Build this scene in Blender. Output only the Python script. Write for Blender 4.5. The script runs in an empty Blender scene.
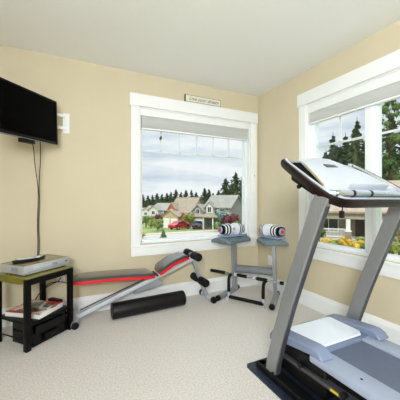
import bpy, bmesh, math, random
from mathutils import Vector, Matrix, Euler

S = bpy.context.scene
COL = S.collection
random.seed(7)
PI = math.pi
D = math.radians

# ------------------------------------------------------------------ camera
cam_data = bpy.data.cameras.new('camera')
cam_data.sensor_width = 36.0
cam_data.lens = 273.0 / 400.0 * 36.0
cam_data.shift_y = -0.5 / 400.0
cam_data.clip_start = 0.02
cam_data.clip_end = 2000
cam = bpy.data.objects.new('camera', cam_data)
COL.objects.link(cam)
cam.location = (-2.249, -2.899, 1.11)
cam.rotation_euler = (D(90), 0, D(-25.8))
S.camera = cam

# ------------------------------------------------------------------ exposure
S.view_settings.view_transform = 'Standard'
S.view_settings.look = 'None'
S.view_settings.exposure = 0.06
S.view_settings.gamma = 1.0
S.view_settings.use_curve_mapping = False

# ------------------------------------------------------------------ world: bright overcast sky
SKY = 1.07
ZENITH = 3.2
GLOBE_FILL = 73.0
SOFTBOX_FILL = 42.0
SUN = 2.1
w = bpy.data.worlds.new('overcast_sky')
S.world = w
w.use_nodes = True
nt = w.node_tree
nt.nodes.clear()
out = nt.nodes.new('ShaderNodeOutputWorld')
bg = nt.nodes.new('ShaderNodeBackground')
tc = nt.nodes.new('ShaderNodeTexCoord')
mp = nt.nodes.new('ShaderNodeMapping')
mp.inputs['Scale'].default_value = (2.2, 2.2, 11.0)
nz = nt.nodes.new('ShaderNodeTexNoise')
nz.inputs['Scale'].default_value = 1.5
nz.inputs['Detail'].default_value = 6
nz.inputs['Roughness'].default_value = 0.55
cr = nt.nodes.new('ShaderNodeValToRGB')
cr.color_ramp.elements[0].position = 0.36
cr.color_ramp.elements[0].color = (0.56, 0.64, 0.74, 1)
cr.color_ramp.elements[1].position = 0.58
cr.color_ramp.elements[1].color = (0.86, 0.88, 0.90, 1)
sx = nt.nodes.new('ShaderNodeSeparateXYZ')
mz = nt.nodes.new('ShaderNodeMath')
mz.operation = 'MAXIMUM'
mz.inputs[1].default_value = 0.0
ma = nt.nodes.new('ShaderNodeMapRange')        # overcast sky: the zenith is about three times as bright as the horizon
ma.inputs['From Min'].default_value = 0.30
ma.inputs['From Max'].default_value = 1.0
ma.inputs['To Min'].default_value = SKY
ma.inputs['To Max'].default_value = SKY * ZENITH
nt.links.new(tc.outputs['Generated'], sx.inputs['Vector'])
nt.links.new(sx.outputs['Z'], mz.inputs[0])
nt.links.new(mz.outputs['Value'], ma.inputs['Value'])
nt.links.new(ma.outputs['Result'], bg.inputs['Strength'])
nt.links.new(tc.outputs['Generated'], mp.inputs['Vector'])
nt.links.new(mp.outputs['Vector'], nz.inputs['Vector'])
nt.links.new(nz.outputs['Fac'], cr.inputs['Fac'])
tint = nt.nodes.new('ShaderNodeMixRGB')        # the upper sky is a little bluer than the milky horizon
tint.blend_type = 'MULTIPLY'
tint.inputs['Color2'].default_value = (0.84, 0.94, 1.0, 1)
mt = nt.nodes.new('ShaderNodeMapRange')
mt.inputs['From Min'].default_value = 0.30
mt.inputs['From Max'].default_value = 0.7
nt.links.new(mz.outputs['Value'], mt.inputs['Value'])
nt.links.new(mt.outputs['Result'], tint.inputs['Fac'])
nt.links.new(cr.outputs['Color'], tint.inputs['Color1'])
nt.links.new(tint.outputs['Color'], bg.inputs['Color'])
nt.links.new(bg.outputs['Background'], out.inputs['Surface'])

# ------------------------------------------------------------------ sun (soft, behind the house)
sd = bpy.data.lights.new('sun', 'SUN')
sd.energy = SUN
sd.color = (1.0, 0.95, 0.86)
sd.angle = D(6)
sun = bpy.data.objects.new('sun', sd)
COL.objects.link(sun)
sun.rotation_euler = (D(48), 0, D(-38))
sun.location = (-6, -8, 12)


# ================================================================== materials
def lin(c):
    r = []
    for v in c:
        v = v / 255.0
        r.append(v / 12.92 if v <= 0.04045 else ((v + 0.055) / 1.055) ** 2.4)
    return (r[0], r[1], r[2], 1.0)


def mat(name, rgb, rough=0.6, metal=0.0, var=0.0, vscale=8.0, bump=0.0, bscale=60.0, coat=0.0, spec=0.5, rgb2=None,
        stretch=None, sheen=0.0):
    m = bpy.data.materials.new(name)
    m.use_nodes = True
    t = m.node_tree
    p = t.nodes['Principled BSDF']
    c = lin(rgb)
    p.inputs['Base Color'].default_value = c
    p.inputs['Roughness'].default_value = rough
    p.inputs['Metallic'].default_value = metal
    p.inputs['Specular IOR Level'].default_value = spec
    p.inputs['Coat Weight'].default_value = coat
    p.inputs['Coat Roughness'].default_value = rough * 0.6 if rough > 0.3 else 0.03
    p.inputs['Sheen Weight'].default_value = sheen
    tcn = t.nodes.new('ShaderNodeTexCoord')
    mpn = t.nodes.new('ShaderNodeMapping')
    if stretch:
        mpn.inputs['Scale'].default_value = stretch
    t.links.new(tcn.outputs['Object'], mpn.inputs['Vector'])
    if var > 0 or rgb2:
        n = t.nodes.new('ShaderNodeTexNoise')
        n.inputs['Scale'].default_value = vscale
        n.inputs['Detail'].default_value = 4
        r = t.nodes.new('ShaderNodeValToRGB')
        c2 = lin(rgb2) if rgb2 else tuple(max(0, v * (1 - var)) for v in c[:3]) + (1,)
        r.color_ramp.elements[0].position = 0.35
        r.color_ramp.elements[0].color = c2
        r.color_ramp.elements[1].position = 0.62
        r.color_ramp.elements[1].color = c
        t.links.new(mpn.outputs['Vector'], n.inputs['Vector'])
        t.links.new(n.outputs['Fac'], r.inputs['Fac'])
        t.links.new(r.outputs['Color'], p.inputs['Base Color'])
    if bump > 0:
        n2 = t.nodes.new('ShaderNodeTexNoise')
        n2.inputs['Scale'].default_value = bscale
        n2.inputs['Detail'].default_value = 3
        b = t.nodes.new('ShaderNodeBump')
        b.inputs['Strength'].default_value = bump
        b.inputs['Distance'].default_value = 0.01
        t.links.new(mpn.outputs['Vector'], n2.inputs['Vector'])
        t.links.new(n2.outputs['Fac'], b.inputs['Height'])
        t.links.new(b.outputs['Normal'], p.inputs['Normal'])
    return m


def emit_mat(name, rgb, strength):
    m = bpy.data.materials.new(name)
    m.use_nodes = True
    t = m.node_tree
    p = t.nodes['Principled BSDF']
    p.inputs['Base Color'].default_value = lin(rgb)
    p.inputs['Emission Color'].default_value = lin(rgb)
    p.inputs['Emission Strength'].default_value = strength
    return m


def glass_mat(name):
    m = bpy.data.materials.new(name)
    m.use_nodes = True
    t = m.node_tree
    t.nodes.clear()
    o = t.nodes.new('ShaderNodeOutputMaterial')
    a = t.nodes.new('ShaderNodeBsdfTransparent')
    a.inputs['Color'].default_value = (0.97, 0.985, 0.98, 1)
    g = t.nodes.new('ShaderNodeBsdfGlossy')
    g.inputs['Roughness'].default_value = 0.02
    f = t.nodes.new('ShaderNodeFresnel')
    f.inputs['IOR'].default_value = 1.25
    mx = t.nodes.new('ShaderNodeMixShader')
    t.links.new(f.outputs['Fac'], mx.inputs['Fac'])
    t.links.new(a.outputs['BSDF'], mx.inputs[1])
    t.links.new(g.outputs['BSDF'], mx.inputs[2])
    t.links.new(mx.outputs['Shader'], o.inputs['Surface'])
    return m


def plank_mat(name, rgb, rgb2, step, axis='Z', rough=0.7):
    """siding / shingles: horizontal courses"""
    m = mat(name, rgb, rough, rgb2=rgb2, vscale=3.0)
    t = m.node_tree
    p = t.nodes['Principled BSDF']
    tcn = t.nodes.new('ShaderNodeTexCoord')
    wv = t.nodes.new('ShaderNodeTexWave')
    wv.bands_direction = axis
    wv.wave_profile = 'SAW'
    wv.inputs['Scale'].default_value = 0.314 / step
    b = t.nodes.new('ShaderNodeBump')
    b.inputs['Strength'].default_value = 0.5
    b.inputs['Distance'].default_value = 0.03
    t.links.new(tcn.outputs['Object'], wv.inputs['Vector'])
    t.links.new(wv.outputs['Fac'], b.inputs['Height'])
    t.links.new(b.outputs['Normal'], p.inputs['Normal'])
    return m


def brick_mat(name, a, bb, mortar, scale=1.0, bw=0.22, rh=0.075, ms=0.012):
    m = mat(name, a, 0.85)
    t = m.node_tree
    p = t.nodes['Principled BSDF']
    tcn = t.nodes.new('ShaderNodeTexCoord')
    mpn = t.nodes.new('ShaderNodeMapping')
    mpn.inputs['Rotation'].default_value = (D(90), 0, 0)
    bk = t.nodes.new('ShaderNodeTexBrick')
    bk.inputs['Color1'].default_value = lin(a)
    bk.inputs['Color2'].default_value = lin(bb)
    bk.inputs['Mortar'].default_value = lin(mortar)
    bk.inputs['Scale'].default_value = scale
    bk.inputs['Brick Width'].default_value = bw
    bk.inputs['Row Height'].default_value = rh
    bk.inputs['Mortar Size'].default_value = ms
    t.links.new(tcn.outputs['Object'], mpn.inputs['Vector'])
    t.links.new(mpn.outputs['Vector'], bk.inputs['Vector'])
    t.links.new(bk.outputs['Color'], p.inputs['Base Color'])
    return m


M = {}
M['wall'] = mat('cream_wall_paint', (209, 198, 170), 0.75, bump=0.15, bscale=160, var=0.03, vscale=3)
M['ceiling'] = mat('white_ceiling_paint', (245, 245, 242), 0.85, bump=0.25, bscale=90)
M['trim'] = mat('white_gloss_trim', (240, 242, 242), 0.35, var=0.02)
M['vinyl'] = mat('white_vinyl_frame', (236, 240, 242), 0.3)
M['blind'] = mat('white_blind_slats', (244, 246, 244), 0.5, bump=0.8, bscale=30, stretch=(0.2, 0.2, 8))
M['carpet'] = mat('beige_loop_carpet', (245, 240, 235), 0.95, rgb2=(220, 212, 203), vscale=95, bump=1.0, bscale=220, sheen=0.2)
M['glass'] = glass_mat('clear_window_glass')
M['black_gloss'] = mat('glossy_black_plastic', (10, 10, 11), 0.12, spec=0.25)
M['screen'] = mat('dark_tv_screen', (2, 2, 3), 0.2, spec=0.04)
M['black'] = mat('satin_black_plastic', (9, 9, 10), 0.45, var=0.1, spec=0.3)
M['well'] = mat('matt_black_recess', (5, 5, 6), 0.85, spec=0.1)
M['black_wood'] = mat('black_lacquered_wood', (7, 6, 6), 0.4, var=0.2, spec=0.18)
M['foam'] = mat('black_foam', (10, 10, 12), 0.7, spec=0.3, bump=0.3, bscale=120, var=0.2, vscale=30)
M['foam_shiny'] = mat('black_foam_roller_skin', (9, 9, 11), 0.4, spec=0.35, bump=0.2, bscale=40, var=0.2)
M['vinyl_black'] = mat('black_vinyl_upholstery', (24, 25, 29), 0.36, bump=0.1, bscale=90, spec=1.0, coat=1.0)
M['red'] = mat('red_vinyl', (215, 18, 30), 0.4, var=0.08)
M['silver'] = mat('silver_painted_steel', (172, 178, 186), 0.35, metal=0.55, var=0.05)
M['silver_light'] = mat('light_silver_plastic', (205, 212, 220), 0.35, metal=0.2, var=0.03)
M['chrome'] = mat('brushed_chrome_tube', (200, 205, 212), 0.18, metal=1.0)
M['treadsteel'] = mat('grey_painted_upright', (146, 148, 150), 0.35, metal=0.5, rgb2=(138, 140, 142), vscale=40, stretch=(1, 6, 0.5))
M['treadside'] = mat('dark_grey_upright_edge', (72, 72, 76), 0.4, metal=0.3)
M['hood'] = mat('grey_blue_hood_plastic', (124, 136, 162), 0.25, var=0.05)
M['hoodwhite'] = mat('white_hood_cover', (228, 234, 242), 0.18, coat=0.4)
M['belt'] = mat('charcoal_running_belt', (92, 101, 122), 0.45, bump=0.25, bscale=300, var=0.08, vscale=40)
M['rail'] = mat('grey_foot_rail', (160, 170, 190), 0.4, bump=0.2, bscale=200)
M['mat_rubber'] = mat('dark_blue_rubber_mat', (34, 42, 58), 0.4, bump=0.3, bscale=150)
M['rim'] = mat('dark_brown_gloss_rim', (34, 19, 14), 0.3, spec=0.2, rgb2=(14, 10, 9), vscale=5)
M['console'] = mat('white_console_plastic', (196, 204, 216), 0.28, var=0.03)
M['console_grey'] = mat('grey_console_plastic', (140, 148, 160), 0.32)
M['tan'] = mat('tan_console_edge', (196, 186, 160), 0.4)
M['tray'] = mat('speckled_grey_tray', (112, 130, 138), 0.5, rgb2=(82, 98, 106), vscale=90)
M['plate_white'] = mat('light_plate_edge', (225, 228, 232), 0.4)
M['plate_blue'] = mat('blue_grey_plate', (142, 158, 186), 0.4)
M['grey_roll'] = mat('grey_padded_tube', (128, 132, 138), 0.6, var=0.1)
M['olive'] = mat('olive_glass_and_reflection', (122, 116, 38), 0.15, spec=0.6, var=0.15)  # glass top, and the wall reflection painted on the side rail
M['dvd'] = mat('silver_player_casing', (196, 198, 200), 0.3, metal=0.35, var=0.05, vscale=4)
M['dvd_top'] = mat('reflection_tinted_lid', (150, 138, 110), 0.22, metal=0.5)
M['paper'] = mat('white_paper', (232, 232, 228), 0.7)
M['orange'] = mat('orange_brown_cover', (160, 90, 40), 0.4)
M['yellow'] = mat('yellow_sticker', (214, 190, 40), 0.5)
M['sign'] = mat('cream_painted_board', (226, 224, 206), 0.6, var=0.05)
M['signedge'] = mat('brown_wood_edge', (92, 58, 30), 0.6)
M['ink'] = mat('dark_script_ink', (70, 72, 62), 0.6)
M['fill_glow'] = emit_mat('fill_globe_glow', (236, 244, 255), GLOBE_FILL)  # glow of the added fill globe
M['cable'] = mat('dark_brown_cable', (46, 32, 26), 0.5)
M['magcover'] = None
# outdoors
M['grass'] = mat('lawn_grass', (150, 156, 90), 0.95, rgb2=(110, 124, 62), vscale=0.9, bump=0.5, bscale=12)
M['road'] = mat('pale_asphalt', (186, 172, 164), 0.9, var=0.08, vscale=0.5)
M['kerb'] = mat('concrete', (200, 194, 184), 0.9, var=0.08, vscale=1)
M['needle'] = mat('conifer_needles', (52, 74, 44), 0.9, rgb2=(28, 46, 28), vscale=0.8)
M['needle_near'] = mat('olive_needles', (84, 100, 58), 0.9, rgb2=(40, 56, 32), vscale=1.3)
M['needle_light'] = mat('light_conifer_needles', (88, 108, 60), 0.9, rgb2=(48, 70, 38), vscale=0.9)
M['leaf'] = mat('green_leaves', (112, 136, 66), 0.8, rgb2=(56, 80, 36), vscale=1.5)
M['leaf_yellow'] = mat('yellow_green_leaves', (138, 142, 62), 0.8, rgb2=(92, 108, 44), vscale=2)
M['leaf_purple'] = mat('burgundy_leaves', (112, 44, 52), 0.8, rgb2=(70, 28, 36), vscale=2)
M['leaf_blue'] = mat('blue_green_leaves', (132, 152, 142), 0.8, rgb2=(96, 120, 106), vscale=2)
M['flower'] = mat('golden_flowers', (226, 176, 50), 0.8, rgb2=(120, 112, 48), vscale=3.5)
M['bark'] = mat('brown_bark', (86, 66, 48), 0.95, var=0.3, vscale=5)
M['shingle_tan'] = plank_mat('tan_roof_shingles', (160, 144, 124), (138, 122, 104), 0.35, 'Z')
M['shingle_grey'] = plank_mat('grey_roof_shingles', (152, 146, 134), (132, 126, 118), 0.35, 'Z')
M['shingle_pink'] = plank_mat('beige_roof_shingles', (172, 150, 132), (150, 128, 112), 0.35, 'Z')
M['siding_grey'] = plank_mat('grey_siding', (140, 139, 134), (126, 125, 120), 0.2)
M['siding_white'] = plank_mat('pale_siding', (214, 212, 204), (196, 194, 186), 0.2)
M['siding_tan'] = plank_mat('tan_siding', (196, 176, 140), (180, 158, 124), 0.2)
M['siding_taupe'] = plank_mat('taupe_siding', (168, 156, 140), (150, 138, 124), 0.2)
M['cedar'] = plank_mat('cedar_gable_boards', (190, 108, 62), (168, 90, 50), 0.2)
M['white_paint'] = mat('white_outdoor_paint', (232, 230, 224), 0.6)
M['stone'] = brick_mat('stone_veneer', (170, 140, 120), (132, 106, 92), (150, 138, 124), 1.0, 0.4, 0.16, 0.02)
M['brick'] = brick_mat('red_brick', (152, 92, 76), (122, 70, 58), (170, 150, 138), 1.0, 0.3, 0.1, 0.012)
M['dark_glass'] = mat('dark_house_glass', (44, 50, 56), 0.1)
M['door_dark'] = mat('dark_brown_door', (58, 38, 30), 0.5)
M['car_red'] = mat('red_car_paint', (168, 18, 30), 0.25, coat=0.6)
M['car_blue'] = mat('dark_blue_car_paint', (26, 32, 52), 0.25, coat=0.6)
M['tyre'] = mat('black_tyre_rubber', (22, 22, 23), 0.8)
M['hill'] = mat('distant_forest', (70, 92, 84), 1.0, rgb2=(52, 74, 66), vscale=0.05)


def magazine_mat():
    """white cover with a dark photo swirl and a dotted red border, all in object space"""
    m = mat('magazine_cover', (228, 224, 218), 0.3)
    t = m.node_tree
    p = t.nodes['Principled BSDF']
    tcn = t.nodes.new('ShaderNodeTexCoord')
    mpn = t.nodes.new('ShaderNodeMapping')
    mpn.inputs['Scale'].default_value = (9, 9, 9)
    n = t.nodes.new('ShaderNodeTexNoise')
    n.inputs['Scale'].default_value = 0.8
    n.inputs['Distortion'].default_value = 1.2
    r = t.nodes.new('ShaderNodeValToRGB')
    e = r.color_ramp.elements
    e[0].position = 0.42
    e[0].color = lin((46, 44, 36))
    e[1].position = 0.5
    e[1].color = lin((150, 146, 132))
    x = e.new(0.56)
    x.color = lin((226, 222, 214))
    t.links.new(tcn.outputs['Object'], mpn.inputs['Vector'])
    t.links.new(mpn.outputs['Vector'], n.inputs['Vector'])
    t.links.new(n.outputs['Fac'], r.inputs['Fac'])
    t.links.new(r.outputs['Color'], p.inputs['Base Color'])
    return m


M['magcover'] = magazine_mat()


# ================================================================== mesh helpers
def world_of(o):
    m = Matrix.Identity(4)
    chain = []
    while o is not None:
        chain.append(o)
        o = o.parent
    for q in reversed(chain):
        m = m @ (Matrix.Translation(q.location) @ q.rotation_euler.to_matrix().to_4x4())
    return m


class MB:
    """collects shapes in world space (or in the space of frame f) and links them as one mesh object"""

    def __init__(self, f=None):
        self.bm = bmesh.new()
        self.f = f

    def _fin(self, vs, m=None):
        if m is not None:
            bmesh.ops.transform(self.bm, matrix=m, verts=vs)
        if self.f is not None:
            bmesh.ops.transform(self.bm, matrix=self.f, verts=vs)

    def box(self, c, s, rot=None, bev=0.0, seg=2):
        r = bmesh.ops.create_cube(self.bm, size=1.0)
        vs = r['verts']
        bmesh.ops.scale(self.bm, vec=Vector(s), verts=vs)
        if bev > 0:
            es = list({e for v in vs for e in v.link_edges})
            rb = bmesh.ops.bevel(self.bm, geom=es, offset=min(bev, min(s) * 0.49), segments=seg, profile=0.6, affect='EDGES')
            vs = list({v for f in rb['faces'] for v in f.verts} | {v for v in vs if v.is_valid})
        m = Matrix.Translation(Vector(c))
        if rot is not None:
            m = m @ (rot if isinstance(rot, Matrix) else Euler(rot).to_matrix().to_4x4())
        self._fin(vs, m)
        return self

    def bb(self, x0, x1, y0, y1, z0, z1, bev=0.0):
        return self.box(((x0 + x1) / 2, (y0 + y1) / 2, (z0 + z1) / 2), (abs(x1 - x0), abs(y1 - y0), abs(z1 - z0)), None, bev)

    def bar(self, p0, p1, wx, wy, bev=0.0, up=(0, 0, 1)):
        """box whose length runs p0->p1"""
        p0, p1 = Vector(p0), Vector(p1)
        z = (p1 - p0).normalized()
        u = Vector(up)
        if abs(z.dot(u)) > 0.98:
            u = Vector((0, 1, 0))
        x = u.cross(z).normalized()
        y = z.cross(x)
        m = Matrix((x, y, z)).transposed().to_4x4()
        return self.box((p0 + p1) / 2, (wx, wy, (p1 - p0).length), m, bev)

    def cyl(self, p0, p1, r0, r1=None, seg=20, bev=0.0):
        p0, p1 = Vector(p0), Vector(p1)
        if r1 is None:
            r1 = r0
        z = (p1 - p0)
        L = z.length
        r = bmesh.ops.create_cone(self.bm, cap_ends=True, segments=seg, radius1=r0, radius2=r1, depth=L)
        vs = r['verts']
        if bev > 0:
            es = [e for e in {e for v in vs for e in v.link_edges} if any(len(f.verts) > 4 for f in e.link_faces)]
            rb = bmesh.ops.bevel(self.bm, geom=es, offset=bev, segments=3, profile=0.5, affect='EDGES')
            vs = list({v for f in rb['faces'] for v in f.verts} | {v for v in vs if v.is_valid})
            vs = list(set(vs))
        q = z.normalized().to_track_quat('Z', 'Y').to_matrix().to_4x4()
        self._fin(vs, Matrix.Translation((p0 + p1) / 2) @ q)
        return self

    def tube(self, pts, r, seg=10, smooth=True, radii=None, caps=True):
        P = [Vector(p) for p in pts]
        if smooth and len(P) > 2:
            Q = []
            for i in range(len(P) - 1):
                a = P[max(i - 1, 0)]
                b, c = P[i], P[i + 1]
                d = P[min(i + 2, len(P) - 1)]
                for k in range(6):
                    t = k / 6
                    Q.append(0.5 * ((2 * b) + (c - a) * t + (2 * a - 5 * b + 4 * c - d) * t * t + (3 * b - a - 3 * c + d) * t ** 3))
            Q.append(P[-1])
            P = Q
        rings = []
        nrm = None
        for i, p in enumerate(P):
            t = (P[min(i + 1, len(P) - 1)] - P[max(i - 1, 0)]).normalized()
            if nrm is None:
                nrm = t.orthogonal().normalized()
            nrm = (nrm - t * nrm.dot(t)).normalized()
            bn = t.cross(nrm)
            rr = r if radii is None else radii(i / (len(P) - 1))
            ring = [self.bm.verts.new(p + rr * (math.cos(2 * PI * k / seg) * nrm + math.sin(2 * PI * k / seg) * bn)) for k in range(seg)]
            rings.append(ring)
        for a, b in zip(rings, rings[1:]):
            for k in range(seg):
                self.bm.faces.new((a[k], a[(k + 1) % seg], b[(k + 1) % seg], b[k]))
        if caps:
            self.bm.faces.new(rings[0][::-1])
            self.bm.faces.new(rings[-1])
        self._fin([v for g in rings for v in g])
        return self

    def sweep(self, pts, sect, ups):
        """closed cross section (list of (a,b)) swept along pts; a along side vector, b along ups"""
        P = [Vector(p) for p in pts]
        rings = []
        for i, p in enumerate(P):
            t = (P[min(i + 1, len(P) - 1)] - P[max(i - 1, 0)]).normalized()
            u = Vector(ups[i] if isinstance(ups, list) else ups)
            u = (u - t * u.dot(t)).normalized()
            s = t.cross(u)
            rings.append([self.bm.verts.new(p + a * s + b * u) for a, b in sect])
        n = len(sect)
        for a, b in zip(rings, rings[1:]):
            for k in range(n):
                self.bm.faces.new((a[k], a[(k + 1) % n], b[(k + 1) % n], b[k]))
        self.bm.faces.new(rings[0][::-1])
        self.bm.faces.new(rings[-1])
        self._fin([v for g in rings for v in g])
        return self

    def loft(self, rings, caps=True):
        R = [[self.bm.verts.new(Vector(p)) for p in r] for r in rings]
        n = len(R[0])
        for a, b in zip(R, R[1:]):
            for k in range(n):
                self.bm.faces.new((a[k], a[(k + 1) % n], b[(k + 1) % n], b[k]))
        if caps:
            self.bm.faces.new(R[0][::-1])
            self.bm.faces.new(R[-1])
        self._fin([v for g in R for v in g])
        return self

    def prism(self, poly, a, b):
        """poly: list of 3d points (planar) ; extruded by vector from offset a to offset b"""
        a, b = Vector(a), Vector(b)
        return self.loft([[Vector(p) + a for p in poly], [Vector(p) + b for p in poly]])

    def sphere(self, c, s, seg=16, rings=10, rot=None):
        r = bmesh.ops.create_uvsphere(self.bm, u_segments=seg, v_segments=rings, radius=1.0)
        m = Matrix.Translation(Vector(c))
        if rot is not None:
            m = m @ (rot if isinstance(rot, Matrix) else Euler(rot).to_matrix().to_4x4())
        m = m @ Matrix.Diagonal((s[0], s[1], s[2], 1))
        self._fin(r['verts'], m)
        return self

    def lathe(self, prof, c=(0, 0, 0), seg=24):
        rings = []
        for r, z in prof:
            rings.append([Vector((c[0] + r * math.cos(2 * PI * k / seg), c[1] + r * math.sin(2 * PI * k / seg), c[2] + z)) for k in range(seg)])
        return self.loft(rings)

    def build(self, name, material, parent=None, smooth=True, bevel=0.0, origin=None):
        bm = self.bm
        bmesh.ops.recalc_face_normals(bm, faces=bm.faces[:])
        loc = Vector((0, 0, 0))
        if parent is not None:
            bmesh.ops.transform(bm, matrix=world_of(parent).inverted(), verts=bm.verts[:])
        else:
            xs = [v.co.x for v in bm.verts]
            ys = [v.co.y for v in bm.verts]
            zs = [v.co.z for v in bm.verts]
            loc = Vector(origin) if origin else Vector(((min(xs) + max(xs)) / 2, (min(ys) + max(ys)) / 2, min(zs)))
            bmesh.ops.translate(bm, vec=-loc, verts=bm.verts[:])
        me = bpy.data.meshes.new(name)
        bm.to_mesh(me)
        bm.free()
        me.materials.append(material)
        if smooth:
            for pl in me.polygons:
                pl.use_smooth = True
            if hasattr(me, 'set_sharp_from_angle'):
                me.set_sharp_from_angle(angle=D(38))
        o = bpy.data.objects.new(name, me)
        COL.objects.link(o)
        o.location = loc
        if parent is not None:
            o.parent = parent
        if bevel > 0:
            md = o.modifiers.new('bevel', 'BEVEL')
            md.width = bevel
            md.segments = 2
            md.limit_method = 'ANGLE'
            md.angle_limit = D(40)
        return o


def thing(name, label, cat, loc=(0, 0, 0), rotz=0.0, group=None, kind=None):
    o = bpy.data.objects.new(name, None)
    COL.objects.link(o)
    o.location = loc
    o.rotation_euler = (0, 0, rotz)
    o.empty_display_size = 0.05
    tag(o, label, cat, group, kind)
    return o


def tag(o, label=None, cat=None, group=None, kind=None):
    if label:
        o['label'] = label
    if cat:
        o['category'] = cat
    if group:
        o['group'] = group
    if kind:
        o['kind'] = kind
    return o


def struct(o):
    o['kind'] = 'structure'
    return o


def dup(root, loc, rotz=None, label=None, scale=None, parent=None):
    r = root.copy()
    COL.objects.link(r)
    if parent is None:
        r.location = loc
        if rotz is not None:
            r.rotation_euler = (0, 0, rotz)
        if scale:
            r.scale = scale if not isinstance(scale, (int, float)) else (scale,) * 3
        if label:
            r['label'] = label
    else:
        r.parent = parent
    for ch in list(root.children):
        dup(ch, None, parent=r)
    return r


def frame(loc, rotz=0.0):
    return Matrix.Translation(Vector(loc)) @ Matrix.Rotation(rotz, 4, 'Z')


# ================================================================== room shell
H = 2.46
X0, Y0 = -3.3, -4.7          # left wall, wall behind the photographer
TW = 0.16                    # wall thickness
# openings
BX0, BX1, OZ0, OZ1 = -1.562, -0.128, 0.635, 2.10      # back window (in wall_back, y = 0)
RY0, RY1 = -2.96, -0.815                             # right window (in wall_right, x = 0)

struct(MB().bb(X0 - TW, TW, Y0 - TW, TW, -0.2, 0.0).build('floor', M['carpet'], smooth=False))
struct(MB().bb(X0 - TW, TW, Y0 - TW, TW, H, H + 0.2).build('ceiling', M['ceiling'], smooth=False))
b = MB()
b.bb(X0, BX0, 0, TW, 0, H).bb(BX1, 0, 0, TW, 0, H).bb(BX0, BX1, 0, TW, 0, OZ0).bb(BX0, BX1, 0, TW, OZ1, H)
struct(b.build('wall_back', M['wall'], smooth=False))
b = MB()
b.bb(0, TW, RY1, TW, 0, H).bb(0, TW, Y0, RY0, 0, H).bb(0, TW, RY0, RY1, 0, OZ0).bb(0, TW, RY0, RY1, OZ1, H)
struct(b.build('wall_right', M['wall'], smooth=False))
struct(MB().bb(X0 - TW, X0, Y0, TW, 0, H).build('wall_left', M['wall'], smooth=False))
struct(MB().bb(X0 - TW, TW, Y0 - TW, Y0, 0, H).build('wall_front', M['wall'], smooth=False))


def baseboard(name, a, bq, n):
    """profiled baseboard from a to bq, n = direction into the room"""
    a, bq, n = Vector(a), Vector(bq), Vector(n)
    sec = [(0, 0), (0.016, 0), (0.016, 0.125), (0.012, 0.135), (0.008, 0.155), (0.0, 0.16)]
    rings = [[p + n * u + Vector((0, 0, z)) for u, z in sec] for p in (a, bq)]
    struct(MB().loft(rings).build(name, M['trim'], smooth=False))


baseboard('baseboard_back', (X0, 0, 0), (0, 0, 0), (0, -1, 0))
baseboard('baseboard_right', (0, 0, 0), (0, Y0, 0), (-1, 0, 0))
baseboard('baseboard_left', (X0, 0, 0), (X0, Y0, 0), (1, 0, 0))


# windows are built in a local frame: x along the wall, y = out of the room, z up
def window(name, f, x0, x1, mulls, rows_z, cols, glass_depth=0.085):
    """mulls: list of mullion centres (local x)."""
    root = thing(name, None, None, f.translation + Vector((0, 0, 0)), 0, kind='structure')
    root['kind'] = 'structure'
    cw = 0.095
    # casings
    for a, q in ((x0 - cw, x0), (x1, x1 + cw)):
        MB(f).bb(a, q, -0.02, 0, OZ0 - 0.03, OZ1, 0.003).build('casing', M['trim'], root)
    # header board with a cap
    MB(f).bb(x0 - cw - 0.012, x1 + cw + 0.012, -0.03, 0, OZ1, 2.228, 0.003).build('header', M['trim'], root)
    # stool / sill and apron
    MB(f).bb(x0 - cw, x1 + cw, -0.022, 0, OZ0 - 0.125, OZ0 - 0.032, 0.003).build('apron', M['trim'], root)
    MB(f).bb(x0 - cw - 0.004, x1 + cw + 0.004, -0.036, 0.0, OZ0 - 0.032, OZ0 - 0.008, 0.005).bb(x0, x1, 0.0, 0.12, OZ0 - 0.002, OZ0 + 0.002).build('sill', M['trim'], root)
    # jamb lining
    j = MB(f)
    j.bb(x0, x0 + 0.012, 0.0, 0.12, OZ0, OZ1).bb(x1 - 0.012, x1, 0.0, 0.12, OZ0, OZ1).bb(x0, x1, 0.0, 0.12, OZ1 - 0.012, OZ1)
    j.build('jamb', M['trim'], root)
    # outer frame
    fr = MB(f)
    fw_ = 0.032
    y0, y1 = glass_depth - 0.03, glass_depth + 0.04
    fr.bb(x0 + 0.01, x0 + 0.01 + fw_, y0, y1, OZ0, OZ1).bb(x1 - 0.01 - fw_, x1 - 0.01, y0, y1, OZ0, OZ1)
    fr.bb(x0 + 0.01, x1 - 0.01, y0, y1, OZ0, OZ0 + fw_).bb(x0 + 0.01, x1 - 0.01, y0, y1, OZ1 - fw_, OZ1)
    fr.build('window_frame', M['vinyl'], root, bevel=0.003)
    edges = [x0 + 0.01 + fw_]
    for mx in mulls:
        MB(f).bb(mx - 0.047, mx + 0.047, y0 - 0.012, y1, OZ0 + fw_, OZ1 - fw_).bb(mx - 0.012, mx + 0.012, y0 - 0.02, y0 - 0.01, OZ0 + fw_, OZ1 - fw_).build('mullion', M['vinyl'], root, bevel=0.003)
        edges += [mx - 0.047, mx + 0.047]
    edges.append(x1 - 0.01 - fw_)
    for i in range(0, len(edges), 2):
        a, q = edges[i], edges[i + 1]
        MB(f).bb(a, q, glass_depth, glass_depth + 0.006, OZ0 + fw_, OZ1 - fw_).build('glass_pane', M['glass'], root, smooth=False)
        mm = MB(f)
        mm.bb(a, q, glass_depth + 0.008, glass_depth + 0.022, rows_z - 0.009, rows_z + 0.009)
        n = cols
        for k in range(1, n):
            xx = a + (q - a) * k / n
            mm.bb(xx - 0.008, xx + 0.008, glass_depth + 0.008, glass_depth + 0.022, rows_z, OZ1 - fw_)
        mm.build('grille', M['vinyl'], root, smooth=False)
    return root


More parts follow.
